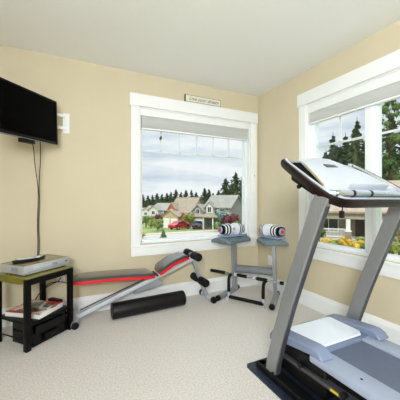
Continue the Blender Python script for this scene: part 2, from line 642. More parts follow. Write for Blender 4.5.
fB = Matrix.Identity(4)
w1 = window('window_1', fB, BX0, BX1, [], 1.65, 6)
fR = Matrix.Rotation(D(-90), 4, 'Z')      # local x -> -y world, local y -> +x world
w2 = window('window_2', fR, 0.815, 2.96, [1.453, 2.20], 1.66, 2)
MB(fB).box((-0.075, -0.022, 1.42), (0.008, 0.008, 0.02), None, 0.002).build('cord_cleat', M['silver'], w1)
# a sash latch on the mullion
MB(fR).box((1.435, 0.035, 1.30), (0.02, 0.025, 0.07), None, 0.004).build('sash_latch', M['vinyl'], w2)


def raised_blind(label, f, x0, x1, valance_h, zb, cat='blind', depth=0.05):
    r = thing('venetian_blind', label, cat, f @ Vector(((x0 + x1) / 2, 0.02, zb)))
    MB(f).bb(x0, x1, 0.004, depth, OZ1 - 0.013 - valance_h, OZ1 - 0.013, 0.003).build('headrail', M['trim'], r)
    s = MB(f)
    z = OZ1 - 0.016 - valance_h
    n = max(3, int((z - zb - 0.02) / 0.008))
    for k in range(n):
        zz = z - (k + 0.5) * (z - zb - 0.022) / n
        s.box(((x0 + x1) / 2, 0.005 + depth / 2, zz), (x1 - x0 - 0.02, depth - 0.006, 0.0042))
    s.build('slat_stack', M['blind'], r, smooth=False)
    MB(f).bb(x0 + 0.008, x1 - 0.008, 0.006, depth - 0.002, zb, zb + 0.018, 0.004).build('bottom_rail', M['trim'], r)
    return r


raised_blind('white slatted blind pulled up at the top of the back wall window', fB, BX0 + 0.014, BX1 - 0.014, 0.075, 1.868)
raised_blind('white slatted blind pulled up at the top of the wide side wall window', fR, 0.83, 2.945, 0.08, 1.888)

# small hanging bird-like ornament behind the glass grille
o = thing('window_ornament', 'tiny brown leaf-shaped ornament hanging in the top of the back window', 'ornament', (-1.31, 0.06, 1.79))
MB().sphere((-1.31, 0.06, 1.80), (0.014, 0.007, 0.024), rot=(0, D(20), 0)).build('charm', M['signedge'], o)
MB().cyl((-1.31, 0.06, 1.822), (-1.31, 0.045, 1.885), 0.0012, seg=6).build('thread', M['cable'], o)

# outlets
def outlet(label, f):
    r = thing('wall_outlet', label, 'outlet', f.translation)
    MB(f).box((0, -0.004, 0), (0.072, 0.008, 0.116), None, 0.003).build('cover_plate', M['trim'], r)
    for zz in (0.022, -0.022):
        MB(f).box((0, -0.0085, zz), (0.034, 0.003, 0.03), None, 0.001).build('socket', M['paper'], r)
    return r


outlet('white power outlet on the side wall by the corner', Matrix.Translation((0, -0.24, 0.36)) @ Matrix.Rotation(D(-90), 4, 'Z'))
outlet('white power outlet on the back wall behind the black side table', Matrix.Translation((-2.31, 0, 0.395)))

# sign above the window
f = Matrix.Translation((-0.812, -0.02, 2.229)) @ Matrix.Rotation(D(0), 4, 'Z')
sg = thing('wall_sign', 'narrow cream wooden sign with script lettering on top of window header', 'sign', (-0.812, -0.02, 2.229))
MB(f).box((0.0, 0, 0.041), (0.46, 0.022, 0.082), None, 0.002).build('board', M['sign'], sg)
MB(f).box((-0.234, 0, 0.041), (0.010, 0.0224, 0.084)).build('edge_strip', M['signedge'], sg)
fr = MB(f)
fr.box((0, -0.0115, 0.078), (0.45, 0.002, 0.004)).box((0, -0.0115, 0.004), (0.45, 0.002, 0.004)).box((0.226, -0.0115, 0.041), (0.004, 0.002, 0.076))
fr.build('border', M['ink'], sg)
cu = bpy.data.curves.new('lettering', 'FONT')
cu.body = 'Live your dream'
cu.size = 0.058
cu.shear = 0.5
cu.align_x = 'CENTER'
cu.align_y = 'CENTER'
cu.extrude = 0.0006
to = bpy.data.objects.new('lettering_source', cu)
COL.objects.link(to)
bpy.context.view_layer.update()
me = bpy.data.meshes.new_from_object(to.evaluated_get(bpy.context.evaluated_depsgraph_get()))
bpy.data.objects.remove(to)
me.materials.clear()
me.materials.append(M['ink'])
me.transform(Matrix.Translation((0, -0.0118, 0.041)) @ Matrix.Rotation(D(90), 4, 'X'))
lt = bpy.data.objects.new('lettering', me)
COL.objects.link(lt)
lt.parent = sg

# glowing globe added out of view behind the camera as fill light
LP = (-2.75, -4.1)
cl = thing('fill_globe', 'added white glowing fill globe standing behind the photographer', 'lamp', (LP[0], LP[1], 0))
MB().lathe([(0.0001, 0), (0.15, 0), (0.15, 0.02), (0.0001, 0.03)], (LP[0], LP[1], 0)).build('base', M['black'], cl)
MB().cyl((LP[0], LP[1], 0.02), (LP[0], LP[1], 1.42), 0.012, seg=12).build('pole', M['black'], cl)
MB().sphere((LP[0], LP[1], 1.60), (0.19, 0.19, 0.19), 32, 20).build('glow_globe', M['fill_glow'], cl)

# softbox added as fill light, unseen behind the camera, aimed at the window corner
SP = Vector((-3.0, -3.9, 1.75))
AIM = Vector((0.0, -0.7, 1.35))
qd = (AIM - SP).normalized()
FS = Matrix.Translation(SP) @ qd.to_track_quat('-Z', 'Y').to_matrix().to_4x4()
sx_ = thing('fill_softbox', 'added softbox fill light on a black stand behind the photographer', 'lamp', (SP.x, SP.y, 0))
MB(FS).loft([[(-0.10, -0.10, 0.30), (0.10, -0.10, 0.30), (0.10, 0.10, 0.30), (-0.10, 0.10, 0.30)], [(-0.32, -0.32, 0.02), (0.32, -0.32, 0.02), (0.32, 0.32, 0.02), (-0.32, 0.32, 0.02)]]).build('hood', M['black'], sx_, smooth=False)
MB(FS).box((0, 0, 0.01), (0.62, 0.62, 0.01)).build('diffuser', M['paper'], sx_, smooth=False)
MB().cyl((SP.x, SP.y, 0.01), (SP.x, SP.y, SP.z - 0.1), 0.014, seg=10).build('pole', M['black'], sx_)
for k in range(3):
    a_ = 2 * PI * k / 3 + 0.4
    MB().cyl((SP.x, SP.y, 0.25), (SP.x + 0.25 * math.cos(a_), SP.y + 0.25 * math.sin(a_), 0.012), 0.009, seg=8).build('leg', M['black'], sx_)
al = bpy.data.lights.new('fill_area_light', 'AREA')
al.shape = 'SQUARE'
al.size = 0.6
al.energy = SOFTBOX_FILL
al.spread = D(120)
al.color = (0.92, 0.97, 1.0)
ao = bpy.data.objects.new('fill_area_light', al)
COL.objects.link(ao)
ao.matrix_world = FS

# ================================================================== treadmill
tm = thing('treadmill', 'large grey treadmill with dark handlebar rim and white console facing the window', 'treadmill', (-0.765, -2.2, 0.006))
XC = -0.765
UL, UR = -1.1075, -0.4225
ypath = [(-1.565, 0.012), (-1.585, 0.12), (-1.63, 0.28), (-1.71, 0.52), (-1.80, 0.76), (-1.865, 0.93), (-1.925, 1.08), (-1.95, 1.13)]
for xu in (UL, UR):
    sgn = -1 if xu == UL else 1
    hw, hd = 0.021, 0.041
    sec = [(-hw, -hd), (hw, -hd), (hw, hd), (-hw, hd)]
    MB().sweep([(xu, y, z) for y, z in ypath], [(a, q) for a, q in sec], (0, 1, 0)).build('upright', M['treadsteel'], tm, bevel=0.004)
    # dark rear edge strip
    MB().sweep([(xu + 0.006, y - 0.0425, z - 0.004) for y, z in ypath[:-1]], [(-0.014, -0.002), (0.014, -0.002), (0.014, 0.003), (-0.014, 0.003)], (0, 1, 0)).build('trim_strip', M['treadside'], tm)
    MB().cyl((xu + sgn * 0.0225, -1.60, 0.055), (xu + sgn * 0.029, -1.60, 0.055), 0.010, seg=12).build('bolt', M['black'], tm)
# base frame
bs = MB()
bs.bb(-1.135, -1.08, -1.95, -1.44, 0.008, 0.05).bb(-0.45, -0.395, -1.95, -1.44, 0.008, 0.05).bb(-1.13, -0.40, -1.50, -1.45, 0.012, 0.05)
bs.bar((-1.075, -1.50, 0.03), (-1.075, -3.02, 0.03), 0.035, 0.035)
bs.bar((-0.455, -1.50, 0.03), (-0.455, -3.02, 0.03), 0.035, 0.035)
bs.bb(-1.09, -0.44, -3.03, -2.96, 0.008, 0.08)
bs.build('base_frame', M['black'], tm, bevel=0.006)
# deck under body
dk = MB()
dk.bb(-1.015, -0.515, -3.05, -1.56, 0.10, 0.215)
dk.bb(-1.04, -0.49, -1.9, -1.50, 0.05, 0.235)
dk.build('motor_pan', M['black'], tm, bevel=0.008)
sp = MB()
sp.bar((-1.035, -1.60, 0.15), (-1.035, -3.0, 0.17), 0.05, 0.02)
sp.build('side_frame', M['treadside'], tm)
# foot rails
for a, q in ((-1.045, -0.918), (-0.612 + 0.0, -0.485)):
    MB().bb(a, q, -3.08, -1.80, 0.212, 0.25, 0.008).build('foot_rail', M['rail'], tm)
# belt
bt = MB()
n = 10
prof = [(-1.78, 0.238), (-3.04, 0.238)] + [(-3.04 - 0.03 * math.sin(PI * k / n), 0.208 + 0.03 * math.cos(PI * k / n)) for k in range(1, n + 1)] + [(-1.78, 0.178)]
bt.prism([(0, y, z) for y, z in prof], (-0.915, 0, 0), (-0.615, 0, 0))
bt.build('running_belt', M['belt'], tm)
for yy in (-2.02, -1.75):
    MB().cyl((-1.0445, yy, 0.168), (-1.066, yy, 0.168), 0.016).build('side_bolt', M['black'], tm)
MB().box((-1.0615, -1.97, 0.155), (0.002, 0.045, 0.012), (D(1), 0, 0)).build('warning_sticker', M['yellow'], tm)
MB().cyl((-0.985, -2.06, 0.25), (-0.985, -2.06, 0.252), 0.006, seg=10).build('rail_screw', M['black'], tm)

# motor hood
HX0, HX1 = -1.05, -0.455


def hood_ring(x, zt, grow=0.0):
    pts = [(-1.485 + grow, 0.17), (-1.478 + grow, 0.20), (-1.49, zt - 0.03), (-1.515, zt - 0.006), (-1.56, zt), (-1.78, zt - 0.004), (-1.815, zt - 0.014), (-1.82, zt - 0.045), (-1.82, 0.17)]
    return [(x, y, z) for y, z in pts]


MB().loft([hood_ring(HX0 + 0.05, 0.252), hood_ring(HX0 + 0.07, 0.262), hood_ring(XC, 0.268), hood_ring(HX1 - 0.07, 0.262), hood_ring(HX1 - 0.05, 0.252)]).build('motor_hood', M['hood'], tm)
# side arms that curl down over the foot rails
for s, xa, xb in ((-1, HX0, HX0 + 0.092), (1, HX1 - 0.092, HX1)):
    pr = [(-1.475, 0.19), (-1.475, 0.225), (-1.50, 0.258), (-1.56, 0.272), (-1.72, 0.286), (-1.79, 0.293), (-1.83, 0.293), (-1.862, 0.282), (-1.882, 0.262), (-1.889, 0.2505), (-1.85, 0.2505), (-1.80, 0.25), (-1.60, 0.22), (-1.52, 0.19)]
    MB().prism([(0, y, z) for y, z in pr], (xa, 0, 0), (xb, 0, 0)).build('hood_arm', M['hood'], tm, bevel=0.012)
# white cover plate
pl = MB()
pp = [(-0.945, -1.545), (-0.585, -1.545), (-0.572, -1.56), (-0.575, -1.775), (-0.60, -1.80), (-0.93, -1.80), (-0.955, -1.775), (-0.958, -1.56)]
pl.loft([[(x, y, 0.262 + (0.002 if y > -1.7 else 0)) for x, y in pp], [(XC + (x - XC) * 0.985, -1.67 + (y + 1.67) * 0.98, 0.277 - (0.002 if y < -1.7 else 0)) for x, y in pp]])
pl.build('hood_cover', M['hoodwhite'], tm)

# console: rim, tray, panel, bars. desk tilts up towards the front (+y)
def desk(x, y, dz=0.0):
    k = (y + 2.02) / 0.37
    return (x, y, 1.103 + 0.238 * max(0, k) ** 0.95 + dz)


half = [(-0.300, -1.640), (-0.330, -1.655), (-0.340, -1.70), (-0.348, -1.76), (-0.355, -1.83), (-0.360, -1.89), (-0.356, -1.95), (-0.336, -1.995), (-0.30, -2.015), (-0.24, -2.022)]
path = [(XC + x, y) for x, y in half] + [(XC + t, -2.022) for t in (-0.12, 0.0, 0.12)] + [(XC - x, y) for x, y in reversed(half)]
P3 = [Vector(desk(x, y, 0.0)) for x, y in path]
sec = [(-0.010, -0.032), (0.004, -0.036), (0.014, -0.018), (0.016, 0.0), (0.010, 0.009), (-0.006, 0.008), (-0.012, 0.0)]
MB().sweep(P3, sec, (0, -0.35, 1)).build('handlebar_rim', M['rim'], tm)
# silver inner lip
IL = [Vector(desk(x * 0.935 + XC * 0.065, y + 0.006, 0.006)) for x, y in path]
MB().sweep(IL, [(-0.006, -0.012), (0.006, -0.012), (0.006, 0.005), (-0.006, 0.005)], (0, -0.35, 1)).build('inner_lip', M['silver_light'], tm)
# tray inside rim
tr = [(x * 0.93 + XC * 0.07, y + 0.004) for x, y in path]
bot = [desk(x, y, -0.022) for x, y in tr]
top = [desk(x, y, -0.002) for x, y in tr]
MB().loft([bot, top]).build('console_tray', M['console_grey'], tm)
# dark wells each side of the panel
for s in (-1, 1):
    pw = [(0.205, -1.665), (0.296, -1.675), (0.316, -1.80), (0.322, -1.91), (0.300, -1.915)]
    MB().loft([[desk(XC + s * x, y, 0.0) for x, y in pw], [desk(XC + s * x, y, 0.004) for x, y in pw]]).build('side_well', M['well'], tm)
# lower console shell joining uprights
ls = MB()
ls.loft([[(XC + sx * x, y, z) for sx, x in ((-1, 0.34), (1, 0.34))] + [(XC + sx * x, y2, z2) for sx, x in ((1, 0.34), (-1, 0.34))]
         for y, z, y2, z2 in ((-1.98, 1.092, -1.98, 1.115), (-1.86, 1.14, -1.86, 1.17), (-1.72, 1.22, -1.72, 1.26))])
ls.build('console_shell', M['black'], tm, bevel=0.01)
# panel body (white, domed)
rows = []
for k in range(9):
    t = k / 8
    y = -1.935 + t * 0.30
    hwid = 0.310 - 0.13 * t
    base = desk(0, y)[2]
    hgt = 0.016 + 0.008 * math.sin(PI * t)
    ring = []
    for u, v in ((-1, 0.0), (-1.0, 0.55), (-0.965, 0.88), (-0.90, 1.0), (-0.45, 1.05 + 0.55 * t), (0, 1.07 + 0.9 * t), (0.45, 1.05 + 0.9 * t), (0.90, 1.0), (0.965, 0.88), (1, 0.55), (1, 0.0)):
        ring.append((XC + u * hwid * (0.95 if u > 0 else 1), y, base + v * hgt - 0.002))
    rows.append(ring)
MB().loft(rows).build('display_panel', M['console'], tm)
# tan side band of the panel
for s in (-1, 1):
    bandp = []
    for k in range(7):
        t = k / 8 + 0.06
        y = -1.935 + t * 0.30
        bandp.append(Vector((XC + s * (0.313 - 0.13 * t), y, desk(0, y)[2] + 0.008)))
    MB().sweep(bandp, [(-0.004, -0.009), (0.004, -0.009), (0.004, 0.009), (-0.004, 0.009)], (0, 0, 1)).build('panel_edge', M['tan'], tm)
# grey pad on the panel and dark slot
def on_panel(x, y, dz):
    t = (y + 1.935) / 0.30
    return (x, y, desk(0, y)[2] + (0.016 + 0.008 * math.sin(PI * t)) * (1.06 + 0.85 * t) - 0.002 + dz)


slot = ((-0.095, -1.765), (0.0, -1.765), (0.0, -1.738), (-0.095, -1.738))
MB().loft([[on_panel(XC + x, y, -0.004) for x, y in slot], [on_panel(XC + x, y, 0.003) for x, y in slot]]).build('display_slot', M['treadside'], tm, smooth=False)
# reading ledge
MB().box((XC + 0.02, -1.93, 1.187), (0.34, 0.035, 0.05), (D(33), 0, 0), 0.012).build('reading_ledge', M['console'], tm)
# pulse bar
MB().cyl((XC - 0.315, -1.992, 1.141), (XC + 0.335, -1.992, 1.141), 0.0165, bev=0.003).build('pulse_bar', M['chrome'], tm)
for xx in (-0.20, -0.06, 0.285):
    MB().cyl((XC + xx, -1.992, 1.141), (XC + xx + (0.016 if xx < 0.2 else 0.06), -1.992, 1.141), 0.0182).build('grip_ring', M['black'], tm)
for s in (-1, 1):
    MB().tube([(XC + s * 0.315, -1.992, 1.141), (XC + s * 0.333, -1.975, 1.14), (XC + s * 0.343, -1.93, 1.15)], 0.012).build('bar_bracket', M['silver_light'], tm)
# safety key hanging under the rim and a clip on the side of it
MB().box((-1.045, -2.0, 1.037), (0.022, 0.016, 0.036), None, 0.003).tube([(-1.045, -2.0, 1.05), (-1.04, -2.0, 1.068), (-1.045, -2.005, 1.085)], 0.003, seg=6).build('safety_key', M['black'], tm)
MB().box((-1.118, -1.80, 1.182), (0.018, 0.026, 0.02), (D(-30), 0, 0), 0.004).build('side_clip', M['black'], tm)

# mat under the treadmill
tag(MB().prism([(-1.19, -3.15, 0), (-0.33, -3.15, 0), (-0.33, -1.385, 0), (-1.165, -1.385, 0), (-1.185, -1.41, 0)], (0, 0, 0.0), (0, 0, 0.007)).build('floor_mat', M['mat_rubber'], smooth=False),
    'thin dark blue rubber mat lying under the treadmill', 'mat')

# ================================================================== weight bench
YB = -0.185
bench = thing('weight_bench', 'decline weight bench with black and red pads on silver frame under the window', 'weight bench', (-1.5, YB, 0))


def pad(x0, z0, x1, z1, hw, th, crown, name):
    """cushion along x, built with rounded plan; returns black cushion + red band"""
    n = 14
    d = Vector((x1 - x0, 0, z1 - z0))
    L = d.length
    e = d.normalized()
    up = Vector((-e.z, 0, e.x))
    for part in ('band', 'top'):
        rings = []
        for k in range(n + 1):
            t = k / n
            edge = min(t, 1 - t) * L
            wf = hw * (1 - 0.22 * max(0, 1 - edge / 0.05) ** 2)
            hf = th * (0.55 + 0.45 * min(1, (edge + 0.005) / 0.03))
            c = Vector((x0, YB, z0)) + e * (L * t) + up * (crown * math.sin(PI * t))
            if part == 'band':
                a, bq = 0.0, th * 0.52
                sc = [(-wf, a + 0.004), (-wf - 0.002, bq), (wf + 0.002, bq), (wf, a + 0.004), (wf - 0.012, a), (-wf + 0.012, a)]
            else:
                a = th * 0.5
                sc = [(-wf, a), (-wf, a + (hf - a) * 0.45), (-wf + 0.012, hf * 0.93), (-wf * 0.6, hf), (0, hf + 0.004), (wf * 0.6, hf), (wf - 0.012, hf * 0.93), (wf, a + (hf - a) * 0.45), (wf, a)]
            rings.append([c + Vector((0, y, 0)) + up * z for y, z in sc])
        if part == 'band':
            redp = MB().loft(rings).build(name, M['red'], bench)
        else:
            MB().loft(rings).build('cushion_top', M['vinyl_black'], redp)
    return redp


pad(-2.212, 0.362, -1.475, 0.332, 0.125, 0.058, 0.008, 'back_pad')
pad(-1.415, 0.350, -1.105, 0.487, 0.12, 0.062, 0.022, 'seat_pad')
MB().bar((-2.19, YB, 0.045), (-1.02, YB, 0.475), 0.04, 0.05, 0.004, up=(0, 1, 0)).build('main_beam', M['silver_light'], bench)
MB().cyl((-2.15, YB - 0.005, 0.105), (-1.52, YB - 0.005, 0.325), 0.006, seg=8).build('adjustment_rod', M['black'], bench)
MB().cyl((-2.195, -0.345, 0.036), (-2.195, -0.040, 0.036), 0.034).build('rear_foot', M['silver'], bench)
for yy in (-0.353, -0.040):
    MB().cyl((-2.195, yy, 0.034), (-2.195, yy + 0.009, 0.034), 0.031, bev=0.003).build('end_cap', M['black'], bench)
MB().cyl((-0.845, -0.335, 0.03), (-0.845, -0.055, 0.03), 0.026).build('front_foot', M['silver_light'], bench)
for yy in (-0.352, -0.070):
    MB().cyl((-0.845, yy, 0.034), (-0.845, yy + 0.037, 0.034), 0.034, bev=0.005).build('end_cap', M['black'], bench)
MB().bar((-1.05, YB, 0.53), (-0.86, YB, 0.04), 0.04, 0.045, 0.004, up=(0, 1, 0)).build('leg_post', M['silver'], bench)
for (x, z, r) in ((-1.035, 0.512, 0.042), (-0.95, 0.232, 0.042)):
    MB().cyl((x, -0.36, z), (x, -0.025, z), 0.012).build('roller_axle', M['chrome'], bench)
    MB().cyl((x, -0.365, z), (x, -0.225, z), r, bev=0.008).build('foam_roller_pad', M['foam'], bench)
    MB().cyl((x, -0.150, z), (x, -0.03, z), r, bev=0.008).build('foam_roller_pad', M['foam'], bench)
# bracket, struts and catch
MB().prism([(-1.66, 0, 0.165), (-1.50, 0, 0.185), (-1.36, 0, 0.215), (-1.35, 0, 0.25), (-1.42, 0, 0.29), (-1.64, 0, 0.215)], (0, YB + 0.028, 0), (0, YB + 0.052, 0)).build('bracket', M['silver'], bench, bevel=0.004)
MB().bar((-1.60, YB + 0.02, 0.335), (-1.52, YB + 0.02, 0.26), 0.02, 0.03, up=(0, 1, 0)).build('support_arm', M['silver'], bench)
MB().bar((-2.05, YB, 0.352), (-1.42, YB, 0.328), 0.03, 0.02, up=(0, 1, 0)).bar((-1.44, YB, 0.345), (-1.12, YB, 0.478), 0.03, 0.02, up=(0, 1, 0)).build('pad_rail', M['silver'], bench)
MB().cyl((-1.445, YB - 0.09, 0.352), (-1.445, YB + 0.09, 0.352), 0.009, seg=10).build('hinge_pin', M['black'], bench)

# foam roller on the floor
fr = thing('foam_roller', 'long black foam roller lying on the carpet under the weight bench', 'foam roller', (-1.5, -0.25, 0))
MB().cyl((-1.885, -0.275, 0.078), (-1.155, -0.235, 0.078), 0.075, seg=40, bev=0.008).build('cylinder', M['foam_shiny'], fr)
MB().cyl((-1.8862, -0.2751, 0.078), (-1.88, -0.2747, 0.078), 0.058, seg=32).build('end_disc', M['black'], fr)
MB().cyl((-1.16, -0.2353, 0.078), (-1.1538, -0.235, 0.078), 0.058, seg=32).build('end_disc', M['black'], fr)

# ================================================================== dumbbell stand
st = thing('dumbbell_stand', 'silver dumbbell stand with two grey speckled trays in the corner', 'stand', (-0.35, -0.33, 0))
feet = [((-0.768, -0.292), (-0.37, -0.063), (-0.435, -0.115), (-0.505, -0.20), (-0.56, -0.235), 20, 0.42, 0.26),
        ((-0.405, -0.745), (-0.085, -0.46), (-0.15, -0.51), (-0.205, -0.535), (-0.24, -0.55), 66, 0.34, 0.26)]
tray_frames = []
for a, q, pb, pt, tcn_, ang, Lt, Wt in feet:
    MB().bar((*a, 0.03), (*q, 0.03), 0.05, 0.045, 0.006).build('foot', M['silver'], st)
    e = (Vector(q) - Vector(a)).normalized()
    for pnt, s in ((a, -1), (q, 1)):
        p = Vector((*pnt, 0.031))
        MB().cyl(p - Vector((*e, 0)) * 0.018, p + Vector((*e, 0)) * 0.018, 0.030, bev=0.005).build('end_cap', M['black'], st)
    side = Vector((-e.y, e.x, 0))
    # tall post: two flat strips
    for sgn in (-1, 1):
        o_ = side * 0.0 + Vector((*e, 0)) * (0.019 * sgn)
        MB().bar(Vector((*pb, 0.04)) + o_, Vector((*pt, 0.63)) + o_, 0.036, 0.034, 0.003, up=(*e, 0)).build('post', M['silver'], st)
    f = frame((tcn_[0], tcn_[1], 0), D(ang))
    tray_frames.append(f)
    # tray with a bowed top
    rings = []
    for x in (-Lt / 2, -Lt / 2 + 0.01, 0, Lt / 2 - 0.01, Lt / 2):
        ins = 0.008 if abs(abs(x) - Lt / 2) < 1e-6 else 0.0
        ring = []
        for k in range(9):
            u = -1 + 2 * k / 8
            ring.append((x, u * (Wt / 2 - ins), 0.690 - ins - 0.035 * abs(u) ** 3))
        ring += [(x, Wt / 2 - ins, 0.628 + ins), (x, -Wt / 2 + ins, 0.628 + ins)]
        rings.append(ring)
    MB(f).loft(rings).build('tray', M['tray'], st)
MB().cyl((-0.445, -0.135, 0.285), (-0.165, -0.505, 0.30), 0.045, seg=24).build('cross_tube', M['grey_roll'], st)

# adjustable dumbbells
def dumbbell(label, f):
    r = thing('adjustable_dumbbell', label, 'dumbbell', f.translation, 0, group='adjustable dumbbells on the corner stand')
    z = 0.0805
    MB(f).box((0, 0, 0.010), (0.30, 0.13, 0.018), None, 0.004).build('cradle', M['plate_blue'], r)
    MB(f).cyl((-0.07, 0, z), (0.07, 0, z), 0.016).build('handle', M['chrome'], r)
    for s in (-1, 1):
        for k in range(6):
            x = s * (0.055 + k * 0.017)
            rw, rh = 0.084 - 0.004 * k, 0.066 - 0.003 * k
            seg = 20
            rings = []
            for xx, sc in ((x - s * 0.007, 0.94), (x - s * 0.004, 1.0), (x + s * 0.003, 1.0), (x + s * 0.007, 0.94)):
                rings.append([(xx, rw * sc * math.copysign(abs(math.cos(2 * PI * j / seg)) ** 0.7, math.cos(2 * PI * j / seg)), z + rh * sc * math.copysign(abs(math.sin(2 * PI * j / seg)) ** 0.8, math.sin(2 * PI * j / seg))) for j in range(seg)])
            MB(f).loft(rings).build('plate', M['black'] if k % 2 == 1 else M['plate_white'], r)
        x = s * 0.158
        MB(f).cyl((x, 0, z), (x + s * 0.012, 0, z), 0.038, bev=0.003).build('end_cap', M['plate_blue'], r)
        MB(f).cyl((x + s * 0.012, 0, z), (x + s * 0.02, 0, z), 0.02).build('dial', M['red'] if s < 0 else M['black'], r)
    return r


def at_tray(i, ang, dx=0, dy=0):
    c = tray_frames[i].translation
    return Matrix.Translation((c.x + dx, c.y + dy, 0.692)) @ Matrix.Rotation(D(ang), 4, 'Z')


dumbbell('striped black and white dumbbell on the stand tray below the back window', at_tray(0, 8))
dumbbell('striped black and white dumbbell with round red dial on the tray near the corner', at_tray(1, 88))

# ================================================================== doorway pull-up bar standing on the floor
pb_ = thing('pull_up_bar', 'black and silver doorway pull-up bar standing in front of the dumbbell stand', 'pull-up bar', (-0.55, -0.5, 0))
A = Vector((-0.655, -0.345, 0))
B = Vector((-0.455, -0.685, 0))
d = (B - A).normalized()
z = 0.302
c0 = A - d * 0.235 + Vector((0, 0, z))
c1 = B + d * 0.20 + Vector((0, 0, z - 0.012))
MB().cyl(c0, c1, 0.012).build('main_bar', M['chrome'], pb_)
for t0, t1 in ((0.0, 0.22), (0.40, 0.53), (0.66, 0.80), (0.955, 1.0)):
    MB().cyl(c0.lerp(c1, t0) - (d * 0.004 if t0 == 0 else d * 0), c0.lerp(c1, t1), 0.018, bev=0.004).build('foam_grip', M['foam'], pb_)
n = Vector((d.y, -d.x, 0))
for Q in (A, B):
    topz = z - 0.004 if Q == A else z - 0.01
    o1 = Vector((0.0, 0.0, 0))
    MB().tube([Q + Vector((0, 0, topz)) + d * 0.03, Q + Vector((0, 0, topz - 0.02)) - n * 0.0 + d * 0.005, Q + Vector((0, 0, topz - 0.07)) - d * 0.008, Q + Vector((0, 0, 0.10)) - d * 0.010], 0.017).build('curved_grip', M['foam'], pb_)
    MB().tube([Q + Vector((0, 0, 0.11)) - d * 0.010, Q + Vector((0, 0, 0.006)) - d * 0.008], 0.014, smooth=False).build('foot_tube', M['silver_light'], pb_)
MB().cyl(A + Vector((0, 0, 0.045)), B + Vector((0, 0, 0.045)), 0.019).build('lower_bar', M['foam'], pb_)
for t0 in (0.36, 0.62):
    p = c0.lerp(c1, t0)
    MB().cyl(p, p + d * 0.02, 0.017).build('collar', M['silver_light'], pb_)

# ================================================================== side table with player
TA = D(41.2)
tb = thing('side_table', 'small black side table with glass top and lower shelf', 'table', (-2.486, -0.306, 0), TA)
f = frame((-2.486, -0.306, 0), TA)
hx, hy = 0.188, 0.168
for sx in (-1, 1):
    for sy in (-1, 1):
        MB(f).box((sx * hx, sy * hy, 0.262), (0.038, 0.038, 0.522), None, 0.004).build('leg', M['black_wood'], tb)
rl = MB(f)
rl.box((0, -hy, 0.502), (2 * hx + 0.034, 0.03, 0.048), None, 0.006).box((0, hy, 0.502), (2 * hx + 0.034, 0.03, 0.048), None, 0.006).box((hx, 0, 0.502), (0.03, 2 * hy, 0.048), None, 0.006)
rl.build('top_rail', M['black_wood'], tb)
MB(f).prism([(-hx - 0.012, -hy + 0.005, 0.527), (-hx - 0.012, hy - 0.01, 0.527), (-hx - 0.012, hy - 0.03, 0.485), (-hx - 0.012, 0.0, 0.478), (-hx - 0.012, -hy + 0.05, 0.485), (-hx - 0.012, -hy + 0.018, 0.50)], (0, 0, 0), (0.02, 0, 0)).build('side_rail', M['olive'], tb)  # black rail coloured olive to paint in the reflected wall
MB(f).box((0, 0, 0.532), (2 * hx + 0.042, 2 * hy + 0.042, 0.008), None, 0.002).build('glass_top', M['olive'], tb)
MB(f).box((0, 0, 0.190), (2 * hx - 0.01, 2 * hy + 0.02, 0.018), None, 0.003).build('shelf', M['black_wood'], tb)
MB(f).cyl((-hx, -hy, 0.075), (-hx, hy, 0.075), 0.005, seg=8).cyl((-hx + 0.02, -hy, 0.20), (-hx, -hy + 0.06, 0.075), 0.004, seg=8).build('foot_rod', M['black_wood'], tb)

f2 = frame((-2.482, -0.274, 0.537), D(40.4))
dv = thing('disc_player', 'silver disc player with reflection-tinted lid on top of the black side table', 'disc player', (-2.482, -0.274, 0.537), D(40.4))
MB(f2).box((0, -0.002, 0.040), (0.40, 0.276, 0.066), None, 0.004).build('casing', M['dvd'], dv)
MB(f2).box((0, 0.002, 0.0735), (0.396, 0.266, 0.003), None, 0.001).build('lid', M['dvd_top'], dv)  # beige seen reflecting in the top is put into the lid colour
for sx in (-1, 1):
    for sy in (-1, 1):
        MB(f2).cyl((sx * 0.17, sy * 0.10, 0.0), (sx * 0.17, sy * 0.10, 0.008), 0.012, seg=10).build('foot', M['black'], dv)
MB(f2).box((-0.05, -0.1405, 0.050), (0.15, 0.003, 0.016), None, 0.001).build('disc_tray', M['silver_light'], dv)
MB(f2).box((-0.02, -0.1402, 0.024), (0.30, 0.0025, 0.006), None, 0.001).build('front_strip', M['silver'], dv)
MB(f2).cyl((0.165, -0.139, 0.046), (0.165, -0.146, 0.046), 0.006, seg=12).build('button', M['black'], dv)
MB(f2).box((0.06, -0.1406, 0.046), (0.045, 0.002, 0.018), None, 0.001).build('display', M['console_grey'], dv)
MB(f2).box((-0.2005, -0.03, 0.042), (0.002, 0.075, 0.030)).build('side_vent', M['console_grey'], dv)

f3 = frame((-2.555, -0.32, 0.6125), D(25))
rm = thing('remote_control', 'black and white remote controls lying on the silver disc player', 'remote', (-2.555, -0.32, 0.6125))
MB(f3).box((-0.01, -0.012, 0.012), (0.165, 0.05, 0.022), None, 0.008).build('body', M['black'], rm)
MB(f3).box((0.0, -0.008, 0.0255), (0.12, 0.032, 0.006), (0, D(2), 0), 0.002).build('key_pad', M['plate_white'], rm)
f4 = frame((-2.465, -0.245, 0.6125), D(70))
rm2 = thing('game_controller', 'small white and black controller lying behind the remote', 'controller', (-2.465, -0.245, 0.6125))
MB(f4).box((0, 0, 0.010), (0.11, 0.05, 0.018), None, 0.007).build('body', M['black'], rm2)
MB(f4).box((-0.01, 0, 0.021), (0.07, 0.036, 0.006), None, 0.002).build('key_pad', M['plate_white'], rm2)

